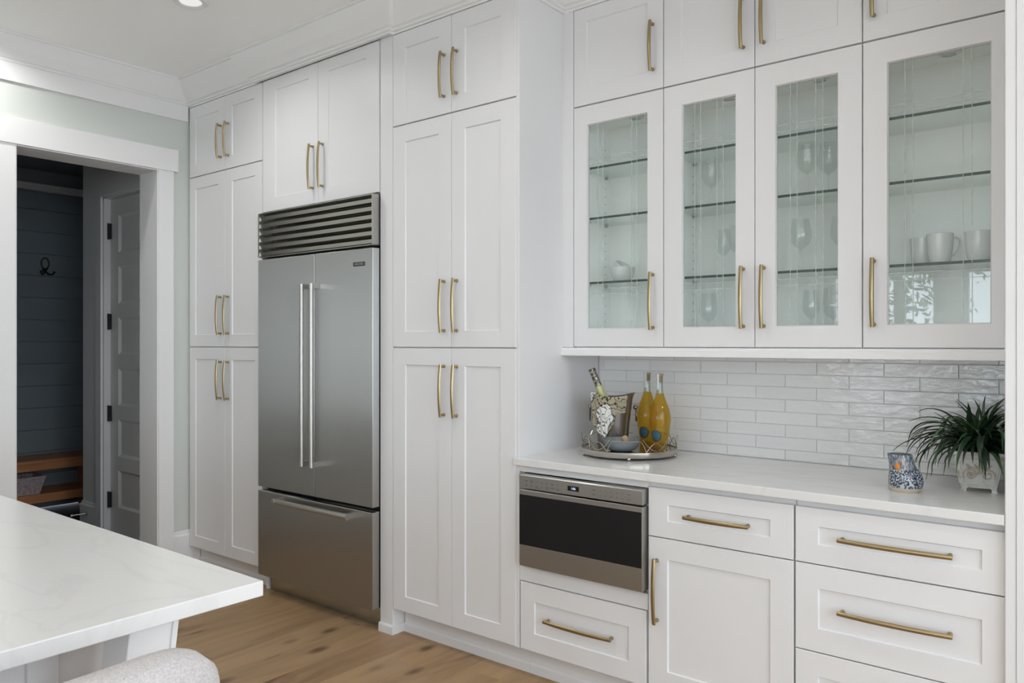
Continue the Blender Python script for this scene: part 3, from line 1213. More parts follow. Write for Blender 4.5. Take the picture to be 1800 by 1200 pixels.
b2 = thing('base_cabinet', 'white base cabinet with one drawer above one door', 'cabinet', (-1.15, 2.9, 0))
g = G().box(-1.4195, -0.880, T + 0.022, 3.2, 0.124, 0.894)
finish('body', g, 'cab', b2)
d = finish('drawer', shaker(-1.4175, -0.8830, 0.6935, BZ1, T, (0.077, 0.077, 0.060, 0.058)), 'cab', b2)
pull(d, -1.146, T, 0.7835, 0.232, True)
d = finish('door', shaker(-1.4175, -0.8830, 0.128, 0.6895, T, (0.077, 0.077, 0.075, 0.075)), 'cab', b2)
pull(d, -1.381, T, 0.496, 0.232)
toe(b2, -1.4215, -0.879)

b3 = thing('base_cabinet', 'white base cabinet with three wide drawers, at the right end', 'cabinet', (-0.58, 2.9, 0))
g = G().box(-0.878, -0.2905, T + 0.022, 3.2, 0.124, 0.894)
finish('body', g, 'cab', b3)
for (za, zb, hz, fb, ft) in ((0.6935, BZ1, 0.7855, 0.062, 0.058), (0.4105, 0.6895, 0.556, 0.075, 0.074), (0.128, 0.4065, 0.27, 0.075, 0.075)):
    d = finish('drawer', shaker(-0.8760, -0.2910, za, zb, T, (0.072, 0.056, fb, ft)), 'cab', b3)
    pull(d, -0.5775, T, hz, 0.312, True)
toe(b3, -0.879, -0.2905)

g = G().box(-2.045, -0.2905, T - 0.020, T + 0.004, CT - 0.030, CT)
g.box(-2.0275, -0.2905, T + 0.004, YB + 0.008, CT - 0.030, CT)
g = G().prism([(-2.046, T - 0.020), (-0.2905, T - 0.020), (-0.2905, YB - 0.002), (-2.028, YB - 0.002), (-2.028, T - 0.001), (-2.046, T - 0.001)], 'z', CT - 0.030, CT)
tag(finish('worktop', g, 'counter', bevel=0.0025, seg=2), 'white quartz worktop on the base cabinets below the tiles', 'worktop')

# --- tall cabinet at the right edge of the picture
t5 = thing('tall_cabinet', 'white tall cabinet at the right end of the worktop', 'cabinet', (0.2, 2.9, 0))
g = G().box(-0.289, 0.72, T + 0.012, 3.2, 0.124, 2.92)
g.box(-0.2895, -0.262, T - 0.021, T + 0.012, 0.0, 2.90)
g.box(0.69, 0.72, T - 0.021, T + 0.012, 0.0, 2.90)
finish('body', g, 'cab', t5, bevel=0.003, seg=2)
for (a, b) in ((-0.2618, 0.2135), (0.2165, 0.688)):
    d = finish('door', shaker(a, b, 0.128, 2.886, T - 0.024), 'cab', t5)
    pull(d, 0.176 if a < 0 else 0.254, T - 0.024, 1.19, 0.232)
toe(t5, -0.262, 0.69)

# ------------------------------------------------------------------ refrigerator
FY = 2.54
fr = thing('refrigerator', 'large stainless steel french-door refrigerator built into white cabinets', 'refrigerator', (-3.358, 2.88, 0))
FXL, FXR, FXM = -3.868, -2.902, -3.355
g = G().box(-3.868, -2.906, 2.606, 3.19, 0.10, 2.132)
finish('body', g, 'dark', fr)
finish('grille_back', G().box(-3.856, -2.909, 2.598, 2.605, 1.890, 2.128), 'steel_dark', fr)


def bowed(x0, x1, z0, z1, yf, th, nx=1):
    return G().box(x0, x1, yf, yf + th, z0, z1)


for (a, b, hx) in ((-3.866, FXM - 0.003, -3.395), (FXM + 0.003, FXR, -3.315)):
    d = finish('door', bowed(a, b, 0.603, 1.871, FY, 0.045), 'steel', fr, bevel=0.003, seg=2)
    g = G().tube([(hx, 2.488, 0.772), (hx, 2.488, 1.706)], 0.0112, 16)
    g.tube([(hx, 2.488, 0.765), (hx, 2.488, 0.792)], 0.0128, 16).tube([(hx, 2.488, 1.686), (hx, 2.488, 1.713)], 0.0128, 16)
    for zz in (0.7785, 1.6995):
        g.box(hx - 0.0085, hx + 0.0085, 2.488, FY + 0.002, zz - 0.0125, zz + 0.0125)
    finish('handle', g, 'steel_bar', d, smooth=True, auto=0.6)
d = finish('drawer', G().box(-3.866, FXR, FY, FY + 0.045, 0.107, 0.580), 'steel', fr, bevel=0.003, seg=2)
g = G().tube([(-3.636, 2.486, 0.552), (-3.028, 2.486, 0.552)], 0.0145, 18)
for xx in (-3.628, -3.036):
    g.tube([(xx - 0.012, 2.486, 0.552), (xx + 0.012, 2.486, 0.552)], 0.0165, 18)
    g.box(xx - 0.0105, xx + 0.0105, 2.486, FY + 0.002, 0.5385, 0.5655)
finish('handle', g, 'steel_bar', d, smooth=True, auto=0.6)
# grille
g = G().box(-3.866, -3.856, FY, 2.60, 1.887, 2.133).box(-2.909, FXR, FY, 2.60, 1.887, 2.133)
g.box(-3.856, -2.909, FY + 0.002, 2.60, 2.129, 2.133).box(-3.856, -2.909, FY + 0.004, 2.60, 1.884, 1.888)
finish('grille_frame', g, 'steel_bar', fr)
for k in range(6):
    zb = 1.890 + k * 0.0397
    g = G().prism([(FY + 0.050, zb + 0.043), (FY + 0.040, zb + 0.043), (FY + 0.004, zb + 0.022), (FY + 0.008, zb + 0.0035), (FY + 0.012, zb + 0.0035), (FY + 0.030, zb + 0.018)], 'x', -3.856, -2.909)
    finish('louvre', g, 'steel_dark', fr)
finish('toe_plate', G().box(-3.862, -2.906, 2.622, 2.634, 0.003, 0.098), 'steel_dark', fr)
g = G().box(-3.043, -2.958, FY - 0.0025, FY + 0.001, 1.785, 1.806)
bd = finish('badge', g, 'badge', fr)


def text(name, s, size, loc, mat, parent, ext=0.0003, align='CENTER'):
    cu = bpy.data.curves.new(name, 'FONT')
    cu.body = s
    cu.size = size
    cu.extrude = ext
    cu.align_x = align
    cu.align_y = 'CENTER'
    cu.materials.append(MT[mat])
    tmp = bpy.data.objects.new(name + '_curve', cu)
    me = bpy.data.meshes.new_from_object(tmp)
    me.name = name
    bpy.data.objects.remove(tmp)
    if not me.materials:
        me.materials.append(MT[mat])
    o = bpy.data.objects.new(name, me)
    COL.objects.link(o)
    o.parent = parent
    o.location = Vector(loc) - Vector(ORG[parent.name])
    o.rotation_euler = (PI / 2, 0, 0)
    return o


text('lettering', 'SUB-ZERO', 0.0135, (-3.0005, FY - 0.0030, 1.7955), 'badge_text', bd)

# ------------------------------------------------------------------ microwave drawer
mw = thing('microwave_drawer', 'built-in stainless microwave drawer with black glass front under the worktop', 'microwave', (-1.724, 2.9, 0.476))
MX0, MX1, MY = -2.004, -1.4285, 2.553
g = G().box(-2.0, -1.442, T + 0.0225, 3.12, 0.478, 0.864)
finish('body', g, 'dark', mw)
g = G().prism([(MY, 0.806), (MY, 0.857), (MY + 0.004, 0.8615), (T + 0.0212, 0.8650), (T + 0.0212, 0.806)], 'x', MX0, MX1)
cp = finish('control_panel', g, 'steel', mw)
finish('display', G().box(-1.762, -1.709, MY - 0.0012, MY + 0.001, 0.8225, 0.8415), 'blackglass', cp)
text('clock_digits', '1:06', 0.0125, (-1.7345, MY - 0.0018, 0.832), 'digits', cp)
# printed key legends
rows = [0.8385, 0.8205]
for k in range(7):
    xx = -1.968 + k * 0.0262
    for j, zz in enumerate(rows):
        w = (0.0065, 0.0075, 0.006, 0.004, 0.0045, 0.005, 0.003)[(k + 3 * j) % 7]
        g = G().box(xx - w, xx + w, MY - 0.0006, MY + 0.0005, zz - 0.0012, zz + 0.0012)
        if (k + j) % 2:
            g.box(xx - w * 0.7, xx + w * 0.7, MY - 0.0006, MY + 0.0005, zz - 0.0055, zz - 0.0035)
        finish('key_legend', g, 'ink', cp)
xx0 = -1.640
for k, pair in enumerate((('CLK', 'TMR'), ('1', '6'), ('2', '7'), ('3', '8'), ('4', '9'), ('5', '0'))):
    if k == 0:
        for zz in rows:
            g = G().box(xx0 - 0.007, xx0 + 0.007, MY - 0.0006, MY + 0.0005, zz - 0.0012, zz + 0.0012)
            finish('key_legend', g, 'ink', cp)
    else:
        for zz, s in zip(rows, pair):
            text('key_digit', s, 0.0085, (xx0 + 0.006 + k * 0.0242, MY - 0.0006, zz), 'ink', cp)
for zz in rows:
    g = G().box(-1.492, -1.478, MY - 0.0006, MY + 0.0005, zz - 0.0012, zz + 0.0012)
    finish('key_legend', g, 'ink', cp)
g = G().box(MX0, MX1, MY, T + 0.0212, 0.484, 0.7985)
df = finish('drawer_front', g, 'steel', mw, bevel=0.001, seg=1)
g = G().box(MX0 + 0.0005, MX1 - 0.003, MY - 0.0015, MY + 0.002, 0.572, 0.779)
finish('glass', g, 'blackglass', df)
finish('glass_edge', G().box(MX0 + 0.0005, MX1 - 0.003, MY - 0.0018, MY + 0.001, 0.5695, 0.572), 'steel_bar', df)

# ------------------------------------------------------------------ island
IX, IY = -1.408, 0.938
g = G().prism([(-4.0, -1.7), (IX, -1.7), (IX, IY), (-4.0, IY)], 'z', 0.884, 0.9155)
tag(finish('island_worktop', g, 'island', bevel=0.0022, seg=2), 'large white veined quartz island worktop in the left foreground', 'worktop')
il = thing('kitchen_island', 'white panelled kitchen island base under the veined worktop', 'island', (-2.6, -0.4, 0))
BX = -1.66
g = G().box(-3.9, BX, -1.6, 0.81, 0.0, 0.8835)
finish('body', g, 'cab', il)


def leg_box(g, x0, x1, y0, y1):
    """square leg raked slightly towards the stools at the floor"""
    r = -0.8835 * 0.12
    return g.rings([[(x0, y0 + r, 0), (x1, y0 + r, 0), (x1, y1 + r, 0), (x0, y1 + r, 0)], [(x0, y0, 0.8835), (x1, y0, 0.8835), (x1, y1, 0.8835), (x0, y1, 0.8835)]])


finish('leg', leg_box(G(), -1.524, -1.430, 0.675, 0.7545), 'cab', il, bevel=0.0015, seg=1)
finish('leg_back', leg_box(G(), -1.520, -1.434, 0.7545, 0.7580), 'cab', il)
finish('leg_strip', leg_box(G(), -1.524, -1.430, 0.7580, 0.769), 'cab', il, bevel=0.0012, seg=1)
for (ya2, yb2) in ((-0.62, -0.02), (0.02, 0.64)):
    for (p, q, r, s) in ((ya2, ya2 + 0.055, 0.1, 0.87), (yb2 - 0.055, yb2, 0.1, 0.87), (ya2 + 0.055, yb2 - 0.055, 0.815, 0.87), (ya2 + 0.055, yb2 - 0.055, 0.1, 0.17)):
        finish('panel_frame', G().box(BX, BX + 0.012, p, q, r, s), 'cab', il, bevel=0.002, seg=1)

# ------------------------------------------------------------------ counter stool
st = thing('counter_stool', 'cream boucle counter stool tucked against the island, only its back showing', 'stool', (-1.35, 0.43, 0))
g = G()
n = 16
SY0, SY1 = 0.17, 0.692
NB = 24


def back_section(y, zt, zb, xc, th):
    pts = []
    for k in range(20):
        a = 2 * PI * k / 20
        ca, sa = math.cos(a), math.sin(a)
        e = 0.55
        px = xc + (th / 2) * math.copysign(abs(ca) ** e, ca)
        pz = (zt + zb) / 2 + (zt - zb) / 2 * math.copysign(abs(sa) ** 0.35, sa)
        pts.append((px, y, pz))
    return pts


rings = []
for k in range(NB + 1):
    t = -1 + 2 * k / NB
    edge = (1 - abs(t) ** 7) ** 0.36 if abs(t) < 1 else 0.03
    edge = max(edge, 0.05)
    yy = (SY0 + SY1) / 2 + (SY1 - SY0) / 2 * t
    zt, zb = 0.938, 0.60
    mid = 0.79
    rings.append(back_section(yy, mid + (zt - mid) * edge, mid + (zb - mid) * edge, -1.135 - 0.03 * t * t, 0.105 * max(edge, 0.3)))
g.rings(rings)
finish('backrest', g, 'boucle', st, smooth=True, auto=2.0)
g = G().box(-1.585, -1.16, 0.19, 0.632, 0.585, 0.675)
finish('seat', g, 'boucle', st, bevel=0.04, seg=5, smooth=True)
for sx, sy in ((-1.56, 0.22), (-1.19, 0.22), (-1.56, 0.60), (-1.19, 0.60)):
    ox = 0.03 if sx > -1.3 else -0.03
    oy = 0.02 if sy > 0.4 else -0.02
    ox = min(ox, 0.03)
    finish('leg', G().tube([(sx, sy, 0.59), (sx + ox, sy + oy, 0.002)], [0.018, 0.012], 12), 'oak', st, smooth=True)
finish('footrest', G().tube([(-1.575, 0.21, 0.22), (-1.575, 0.60, 0.22)], 0.009, 10), 'brass', st, smooth=True)

# ------------------------------------------------------------------ recessed ceiling lights: first two visible, the others added unseen for fill
CANS = [(-3.553, 1.965), (-4.42, 1.335), (-1.9, 1.75), (-0.2, 1.6), (1.4, 1.6), (-3.4, -0.6), (-1.7, -0.9), (0.0, -0.9), (1.5, -0.9), (-3.4, -2.4), (-0.8, -2.4), (1.4, -2.4)]
CAN_LABELS = ['with white trim in front of the refrigerator', 'at the top left corner in front of the doorway', 'added unseen for fill, in front of the microwave drawer', 'added unseen for fill, in front of the wide drawers', 'added unseen for fill, by the right-hand window wall, nearest the cabinets', 'added unseen for fill, over the far end of the island', 'added unseen for fill, over the near end of the island', 'added unseen for fill, behind the island stool', 'added unseen for fill, by the middle of the right-hand window wall', 'added unseen for fill, in the corner behind the island', 'added unseen for fill, by the windows behind the camera', 'added unseen for fill, in the corner between both window walls']
for k, (cx, cyy) in enumerate(CANS):
    lab = 'recessed ceiling light ' + CAN_LABELS[k]
    r = thing('ceiling_light', lab, 'ceiling light', (cx, cyy, ZC), 'recessed ceiling lights')
    g = G().lathe([(0.052, ZC - 0.001), (0.080, ZC - 0.001), (0.082, ZC - 0.005), (0.076, ZC - 0.010), (0.058, ZC - 0.008), (0.052, ZC - 0.004)], (cx, cyy, 0), 36, closed=True)
    finish('trim_ring', g, 'trim', r, smooth=True)
    g = G().lathe([(0.0, ZC - 0.0010), (0.0515, ZC - 0.0010), (0.0515, ZC - 0.003), (0.0, ZC - 0.003)], (cx, cyy, 0), 32)
    finish('lens', g, 'can_glow', r)
    l = bpy.data.lights.new('lamp', 'AREA')
    l.shape = 'DISK'
    l.size = 0.10
    l.energy = CAN_POWER
    l.color = (1.0, 0.985, 0.96)
    l.spread = math.radians(150)
    lo = bpy.data.objects.new('lamp', l)
    lo.parent = r
    lo.location = (0, 0, -0.012)
    COL.objects.link(lo)

# ------------------------------------------------------------------ tray with bottles, bucket, bowl
TX, TY, TR = -1.717, 2.952, 0.205
TZ = CT
tr = thing('serving_tray', 'round mirrored silver tray with scrolled wire gallery on the worktop', 'tray', (TX, TY, TZ))
g = G().lathe([(0.0, 0.010), (TR - 0.006, 0.010), (TR, 0.010), (TR + 0.001, 0.0115), (TR + 0.001, 0.0325), (TR - 0.002, 0.034), (TR - 0.005, 0.0325), (TR - 0.005, 0.0290), (0.0, 0.0290)], (TX, TY, TZ), 64)
finish('plate', g, 'silver', tr, smooth=True)
PLATE = TZ + 0.0292
fa = math.atan2(-2.952, 1.717)
for k in range(5):
    a = fa + 2 * PI * k / 5
    g = G().ball((TX + (TR - 0.004) * math.cos(a), TY + (TR - 0.004) * math.sin(a), TZ + 0.0082), 0.0080, 14)
    g.tube([(TX + (TR - 0.004) * math.cos(a), TY + (TR - 0.004) * math.sin(a), TZ + 0.012), (TX + (TR - 0.004) * math.cos(a), TY + (TR - 0.004) * math.sin(a), TZ + 0.02)], 0.004, 8)
    finish('foot', g, 'silver', tr, smooth=True)


def on_rim(a, z, dr=0.0):
    return (TX + (TR - 0.002 + dr) * math.cos(a), TY + (TR - 0.002 + dr) * math.sin(a), TZ + z)


# five straight-topped wire panels joined by crossing scrolls
for k in range(5):
    a0 = fa - 0.05 + 2 * PI * k / 5
    hw = 0.38
    pts = [on_rim(a0 - hw - 0.02, 0.033)]
    for j in range(6):
        t = j / 5
        pts.append(on_rim(a0 - hw - 0.02 + 0.10 * t, 0.033 + 0.045 * t ** 0.7))
    for j in range(1, 9):
        pts.append(on_rim(a0 - hw + 0.08 + (2 * hw - 0.16) * j / 9, 0.079))
    for j in range(6):
        t = 1 - j / 5
        pts.append(on_rim(a0 + hw + 0.02 - 0.10 * t, 0.033 + 0.045 * t ** 0.7))
    g = G().tube(pts, 0.0017, 8)
    finish('wire', g, 'silver', tr, smooth=True)
    ac = a0 + PI / 5
    pts = []
    for j in range(13):
        t = j / 12
        pts.append(on_rim(ac - 0.30 + 0.60 * t, 0.033 + 0.048 * (2 * t - 1) ** 2 + 0.006, 0.002))
    finish('wire', G().tube(pts, 0.0017, 8), 'silver', tr, smooth=True)
    pts = []
    for j in range(13):
        t = j / 12
        pts.append(on_rim(ac - 0.22 + 0.44 * t, 0.034 + 0.036 * math.sin(PI * t), -0.002))
    finish('wire', G().tube(pts, 0.0017, 8), 'silver', tr, smooth=True)

# handles-side curls
# wine bucket
BXc, BYc = -1.803, 2.962
bu = thing('wine_bucket', 'dark pewter wine bucket with ring handles on the silver tray', 'bucket', (BXc, BYc, PLATE))
bprof = [(0.066, 0.0), (0.0665, 0.004), (0.068, 0.05), (0.074, 0.11), (0.081, 0.165), (0.0855, 0.200), (0.090, 0.214), (0.0965, 0.2235)]
SAD = math.atan2(-2.962, 1.803) + PI / 2 + 0.0


def bucket_z(a, z):
    # gently saddle-shaped rim: higher at the two handles
    return z + (0.010 * math.cos(2 * (a - SAD)) * max(0.0, (z - 0.12) / 0.1) if z > 0.12 else 0.0)


g = G()
nb = 48
rings = []
for r, z in bprof + [(0.0935, 0.2245), (0.086, 0.212), (0.078, 0.165), (0.071, 0.11), (0.064, 0.02), (0.0001, 0.018)]:
    rings.append([(BXc + r * math.cos(2 * PI * j / nb), BYc + r * math.sin(2 * PI * j / nb), PLATE + bucket_z(2 * PI * j / nb, z)) for j in range(nb)])
g.rings(rings)
finish('body', g, 'pewter', bu, smooth=True)
for s in (0, PI):
    a = SAD + s
    ca, sa = math.cos(a), math.sin(a)
    c0 = Vector((BXc + 0.088 * ca, BYc + 0.088 * sa, PLATE + 0.170))
    g = G().ball(c0 + Vector((0.010 * ca, 0.010 * sa, 0)), 0.0105, 12)
    hd = finish('knob', g, 'pewter', bu, smooth=True)
    pts = []
    for j in range(18):
        t = 2 * PI * j / 18
        w = Vector((-sa, ca, 0))
        pts.append(c0 + Vector((0.013 * ca, 0.013 * sa, -0.030)) + w * 0.021 * math.sin(t) + Vector((0, 0, 0.029)) * math.cos(t))
    finish('ring', G().tube(pts, 0.0038, 8, True), 'pewter', bu, smooth=True)


def bucket_r(z):
    for (r0, z0), (r1, z1) in zip(bprof[:-1], bprof[1:]):
        if z <= z1:
            return r0 + (r1 - r0) * (z - z0) / (z1 - z0)
    return bprof[-1][0]


# tea towel hanging over the front of the bucket
fcam = math.atan2(-2.962, 1.803)
cols = []
NC = 40
NR = 26
sil = [(-1.0, 0.125), (-0.85, 0.085), (-0.6, 0.055), (-0.35, 0.040), (-0.2, 0.062), (-0.05, 0.085), (0.10, 0.108), (0.2, 0.150), (0.35, 0.147), (0.62, 0.150)]


def lower(s):
    for (a, b), (c, d) in zip(sil[:-1], sil[1:]):
        if s <= c:
            return b + (d - b) * (s - a) / (c - a)
    return sil[-1][1]


g = G()
vs = []
for i in range(NC + 1):
    s = -0.95 + 1.57 * i / NC
    ang = fcam + math.asin(max(-0.985, min(0.985, s)))
    zl = lower(s)
    fold = 0.0024 * (1 + math.sin(i * 1.15)) + 0.0016 * (1 + math.sin(i * 0.45 + 1))
    zr = bucket_z(ang, 0.2235)
    IN = [(0.074, -0.034), (0.0785, -0.020), (0.0840, -0.004), (0.0905, 0.0065), (0.0970, 0.0065)]
    for j in range(NR + 1):
        u = 0.0
        if j < 5:
            rr_, zz = IN[j][0], zr + IN[j][1]
        else:
            u = (j - 5) / (NR - 5)
            zz = zr + 0.0015 + (zl - zr) * u
            rr_ = max(bucket_r(min(zz, 0.2235)) + 0.0055, 0.1010 - 0.014 * u) + fold * min(1.0, 0.25 + u) * (1.2 if zl < 0.12 else 0.6)
        sl = 0.10 * u * (1 if s > -0.3 else 0.4)
        vs.append((BXc + rr_ * math.cos(ang - sl * 0.5), BYc + rr_ * math.sin(ang - sl * 0.5), PLATE + zz))
fs = []
for i in range(NC):
    for j in range(NR):
        a = i * (NR + 1) + j
        fs.append((a, a + 1, a + NR + 2, a + NR + 1))
g.add(vs, fs)
tw = finish('tea_towel', g, 'towel', smooth=True, auto=2.5)
sm = tw.modifiers.new('thickness', 'SOLIDIFY')
sm.thickness = 0.0016
sm.offset = 0.0
tag(tw, 'black, white and tan printed tea towel draped over the wine bucket', 'towel')


def lathe_tilt(prof, base, tilt, n=28):
    """lathe about a tilted axis (unit vector tilt) from base"""
    ax = Vector(tilt).normalized()
    xx = ax.orthogonal().normalized()
    yy = ax.cross(xx)
    b = Vector(base)
    return [[tuple(b + ax * z + (xx * math.cos(2 * PI * j / n) + yy * math.sin(2 * PI * j / n)) * max(r, 1e-5)) for j in range(n)] for r, z in prof]


# bottle leaning in the bucket: leans to picture-left
left = Vector((-0.78, -0.625, 0))
axis = (left * 0.40 + Vector((0, 0, 1))).normalized()
nb0 = Vector((BXc, BYc, PLATE)) - left * 0.028 + Vector((0, 0, 0.034))
cbt = thing('champagne_bottle', 'pale green bottle with printed foil neck leaning in the wine bucket', 'bottle', tuple(nb0))
g = G().rings(lathe_tilt([(0.0, 0.0), (0.027, 0.0), (0.029, 0.006), (0.030, 0.135), (0.029, 0.160), (0.024, 0.190), (0.0175, 0.225), (0.0155, 0.248), (0.0, 0.248)], nb0, axis))
MT['greenglass'] = paint('pale_green_glass', (0.44, 0.43, 0.20), 0.08, 0.0, 5)
finish('glass', g, 'greenglass', cbt, smooth=True)
g = G().rings(lathe_tilt([(0.0, 0.2485), (0.0165, 0.2485), (0.0155, 0.265), (0.0145, 0.308), (0.0150, 0.312), (0.0165, 0.314), (0.0165, 0.324), (0.013, 0.328), (0.0, 0.328)], nb0, axis))
finish('foil', g, 'foil', cbt, smooth=True)

# two golden wine bottles with medallion labels
WB = [(0.0, 0.0), (0.029, 0.0), (0.0325, 0.004), (0.0345, 0.022), (0.0395, 0.062), (0.0445, 0.098), (0.0470, 0.124), (0.0462, 0.142), (0.0400, 0.170), (0.0285, 0.199), (0.0195, 0.224), (0.0155, 0.250), (0.0142, 0.27)]


def wb_r(z):
    for (r0, z0), (r1, z1) in zip(WB[1:-1], WB[2:]):
        if z <= z1:
            return r0 + (r1 - r0) * (z - z0) / (z1 - z0)
    return WB[-1][0]


def wine(x, y, label):
    r = thing('wine_bottle', label, 'bottle', (x, y, PLATE), 'golden wine bottles on the tray')
    c = (x, y, PLATE)
    liq = [q for q in WB if q[1] <= 0.224] + [(0.0170, 0.236), (0.0, 0.236)]
    finish('wine', G().lathe(liq, c, 36), 'liquid', r, smooth=True)
    finish('neck', G().lathe([(0.0168, 0.2365), (0.0152, 0.250), (0.0142, 0.27), (0.0140, 0.303), (0.0155, 0.305), (0.0155, 0.3105), (0.0128, 0.3105), (0.0122, 0.27), (0.0135, 0.2365)], c, 28, closed=True), 'clearneck', r, smooth=True)
    finish('cork', G().lathe([(0.0, 0.283), (0.0118, 0.283), (0.0121, 0.3115), (0.0150, 0.3115), (0.0155, 0.316), (0.0150, 0.3195), (0.0, 0.3195)], c, 24), 'cork', r, smooth=True)
    f = math.atan2(-y, -x)
    # neck seal strip facing picture-left
    g = G()
    vs, fs = [], []
    for i in range(7):
        a = f - 0.95 + 0.12 * i
        for j in range(9):
            z = 0.252 + 0.068 * j / 8
            rr = (wb_r(z) if z < 0.27 else 0.0142) + (0.0016 if z < 0.300 else 0.0026)
            vs.append((x + rr * math.cos(a), y + rr * math.sin(a), PLATE + z))
    for i in range(6):
        for j in range(8):
            a = i * 9 + j
            fs.append((a, a + 1, a + 10, a + 9))
    g.add(vs, fs)
    o = finish('seal_strip', g, 'china', r, smooth=True, auto=2.5)
    m_ = o.modifiers.new('thickness', 'SOLIDIFY')
    m_.thickness = 0.0008
    # round medallion label low on the front
    g = G()
    vs, fs = [], []
    a0, z0, rad = f - 0.42, 0.058, 0.0235
    for i in range(6):
        for j in range(24):
            t = 2 * PI * j / 24
            rr = rad * i / 5
            z = z0 + rr * 1.08 * math.sin(t)
            R0 = wb_r(z) + 0.0012
            a = a0 + rr * math.cos(t) / R0
            vs.append((x + R0 * math.cos(a), y + R0 * math.sin(a), PLATE + z))
    for i in range(5):
        for j in range(24):
            k2 = (j + 1) % 24
            fs.append((i * 24 + j, i * 24 + k2, (i + 1) * 24 + k2, (i + 1) * 24 + j))
    g.add(vs, fs)
    g.m = [1 if q // 24 == 4 else 0 for q in range(len(fs))]
    o = finish('medallion', g, ['disc', 'badge'], r, smooth=True, auto=2.5)
    m_ = o.modifiers.new('thickness', 'SOLIDIFY')
    m_.thickness = 0.001


wine(-1.600, 3.012, 'golden wine bottle with teal medallion, the nearer right one on the tray')
wine(-1.703, 3.090, 'golden wine bottle with teal medallion, the farther left one beside the bucket')

# bowl with cork
bw = thing('bowl', 'shallow blue-grey ribbed stoneware bowl on the silver tray', 'bowl', (-1.690, 2.842, PLATE))
prb = [(0.0, 0.0), (0.036, 0.0), (0.044, 0.002), (0.060, 0.011), (0.071, 0.025), (0.0765, 0.042), (0.0775, 0.0495), (0.0755, 0.0500), (0.070, 0.030), (0.058, 0.016), (0.040, 0.0085), (0.0, 0.008)]
g = G()
nb = 72
rings = []
for k, (r, z) in enumerate(prb):
    amp = 0.0012 if 2 <= k <= 6 else 0.0
    rings.append([(-1.690 + (max(r, 1e-5) + amp * (j % 2)) * math.cos(2 * PI * j / nb), 2.842 + (max(r, 1e-5) + amp * (j % 2)) * math.sin(2 * PI * j / nb), PLATE + z) for j in range(nb)])
g.rings(rings)
finish('body', g, 'grey_china', bw, smooth=True)
ckb = Vector((-1.672, 2.858, PLATE + 0.024))
ckt = Vector((-1.664, 2.848, PLATE + 0.058))
g = G().rings(lathe_tilt([(0.0, 0.0), (0.011, 0.0), (0.0115, 0.002), (0.011, 0.020), (0.0135, 0.026), (0.014, 0.034), (0.010, 0.040), (0.0, 0.041)], ckb, (-0.45, 0.25, 0.85), 16))
tag(finish('cork', g, 'cork', smooth=True), 'loose champagne cork propped in the blue-grey bowl', 'cork')
g = G().rings(lathe_tilt([(0.0, 0.0), (0.010, 0.0), (0.0105, 0.002), (0.0105, 0.026), (0.010, 0.028), (0.0, 0.028)], Vector((-1.712, 2.838, PLATE + 0.021)), (0.9, 0.3, 0.12), 16))
tag(finish('cork', g, 'cork', smooth=True), 'loose wine cork lying flat in the blue-grey bowl', 'cork')

# small faceted see-through amber lumps at the front of the tray
for k, (xx, yy, s, lab) in enumerate([(-1.575, 2.925, 0.017, 'largest amber crystal, in front of the nearer wine bottle'), (-1.602, 2.900, 0.013, 'middle amber crystal beside the blue-grey bowl'), (-1.553, 2.905, 0.011, 'small amber crystal nearest the tray edge')]):
    g = G()
    rr2 = random.Random(k + 3)
    rings = []
    for (r, z) in ((0.6, 0.0), (1.0, 0.5), (0.85, 1.0), (0.35, 1.5)):
        rings.append([(xx + s * r * (0.8 + 0.4 * rr2.random()) * math.cos(2 * PI * j / 7), yy + s * r * (0.8 + 0.4 * rr2.random()) * math.sin(2 * PI * j / 7), PLATE + s * z) for j in range(7)])
    g.rings(rings)
    tag(finish('lump', g, 'amber'), lab, 'lump', 'amber lumps on the tray')

# ------------------------------------------------------------------ bird-shaped jug
JX, JY = -0.592, 2.785
jg = thing('jug', 'squat blue flowered stoneware jug with dashed grey neck on the worktop', 'jug', (JX, JY, CT))
rv = Vector((0.7806, 0.6251, 0))
fv = Vector((0.205, -0.979, 0))
jp = [(0.0430, 0.0, 0.000), (0.0465, 0.004, 0.001), (0.0500, 0.014, 0.002), (0.0520, 0.030, 0.0035), (0.0510, 0.045, 0.003), (0.0480, 0.058, 0.001), (0.0435, 0.069, -0.003), (0.0405, 0.075, -0.006), (0.0385, 0.084, -0.0085), (0.0365, 0.098, -0.0115), (0.0355, 0.112, -0.0140), (0.0350, 0.120, -0.0155)]
nj = 44


def jug_ring(r, z, off):
    out = []
    for j in range(nj):
        a = 2 * PI * j / nj
        d = rv * math.cos(a) + Vector((-rv.y, rv.x, 0)) * math.sin(a)
        rr = r
        zz = z
        lipw = max(0.0, (z - 0.085) / 0.035)
        spout = max(0.0, math.cos(a - PI)) ** 10
        rr = r * (1 + 0.16 * spout * lipw)
        zz = z + 0.003 * lipw * spout
        p = Vector((JX, JY, CT)) + rv * off + d * rr + Vector((0, 0, zz))
        out.append(tuple(p))
    return out


g = G()
g.rings([jug_ring(*q) for q in [(0.0001, 0.0, 0.0)] + [(a, b, c) for a, b, c in jp[:3]]], False, False, 2)
g.rings([jug_ring(*q) for q in jp[2:8]], False, False, 0)
g.rings([jug_ring(*q) for q in jp[7:]], False, False, 1)
inner = [(0.0350, 0.120, -0.0155), (0.0325, 0.119, -0.0155), (0.033, 0.09, -0.010), (0.036, 0.07, -0.003), (0.0001, 0.03, 0.0)]
g.rings([jug_ring(*q) for q in inner], False, False, 3)
finish('body', g, ['jug', 'jugneck', 'tan', 'grey_china'], jg, smooth=True)


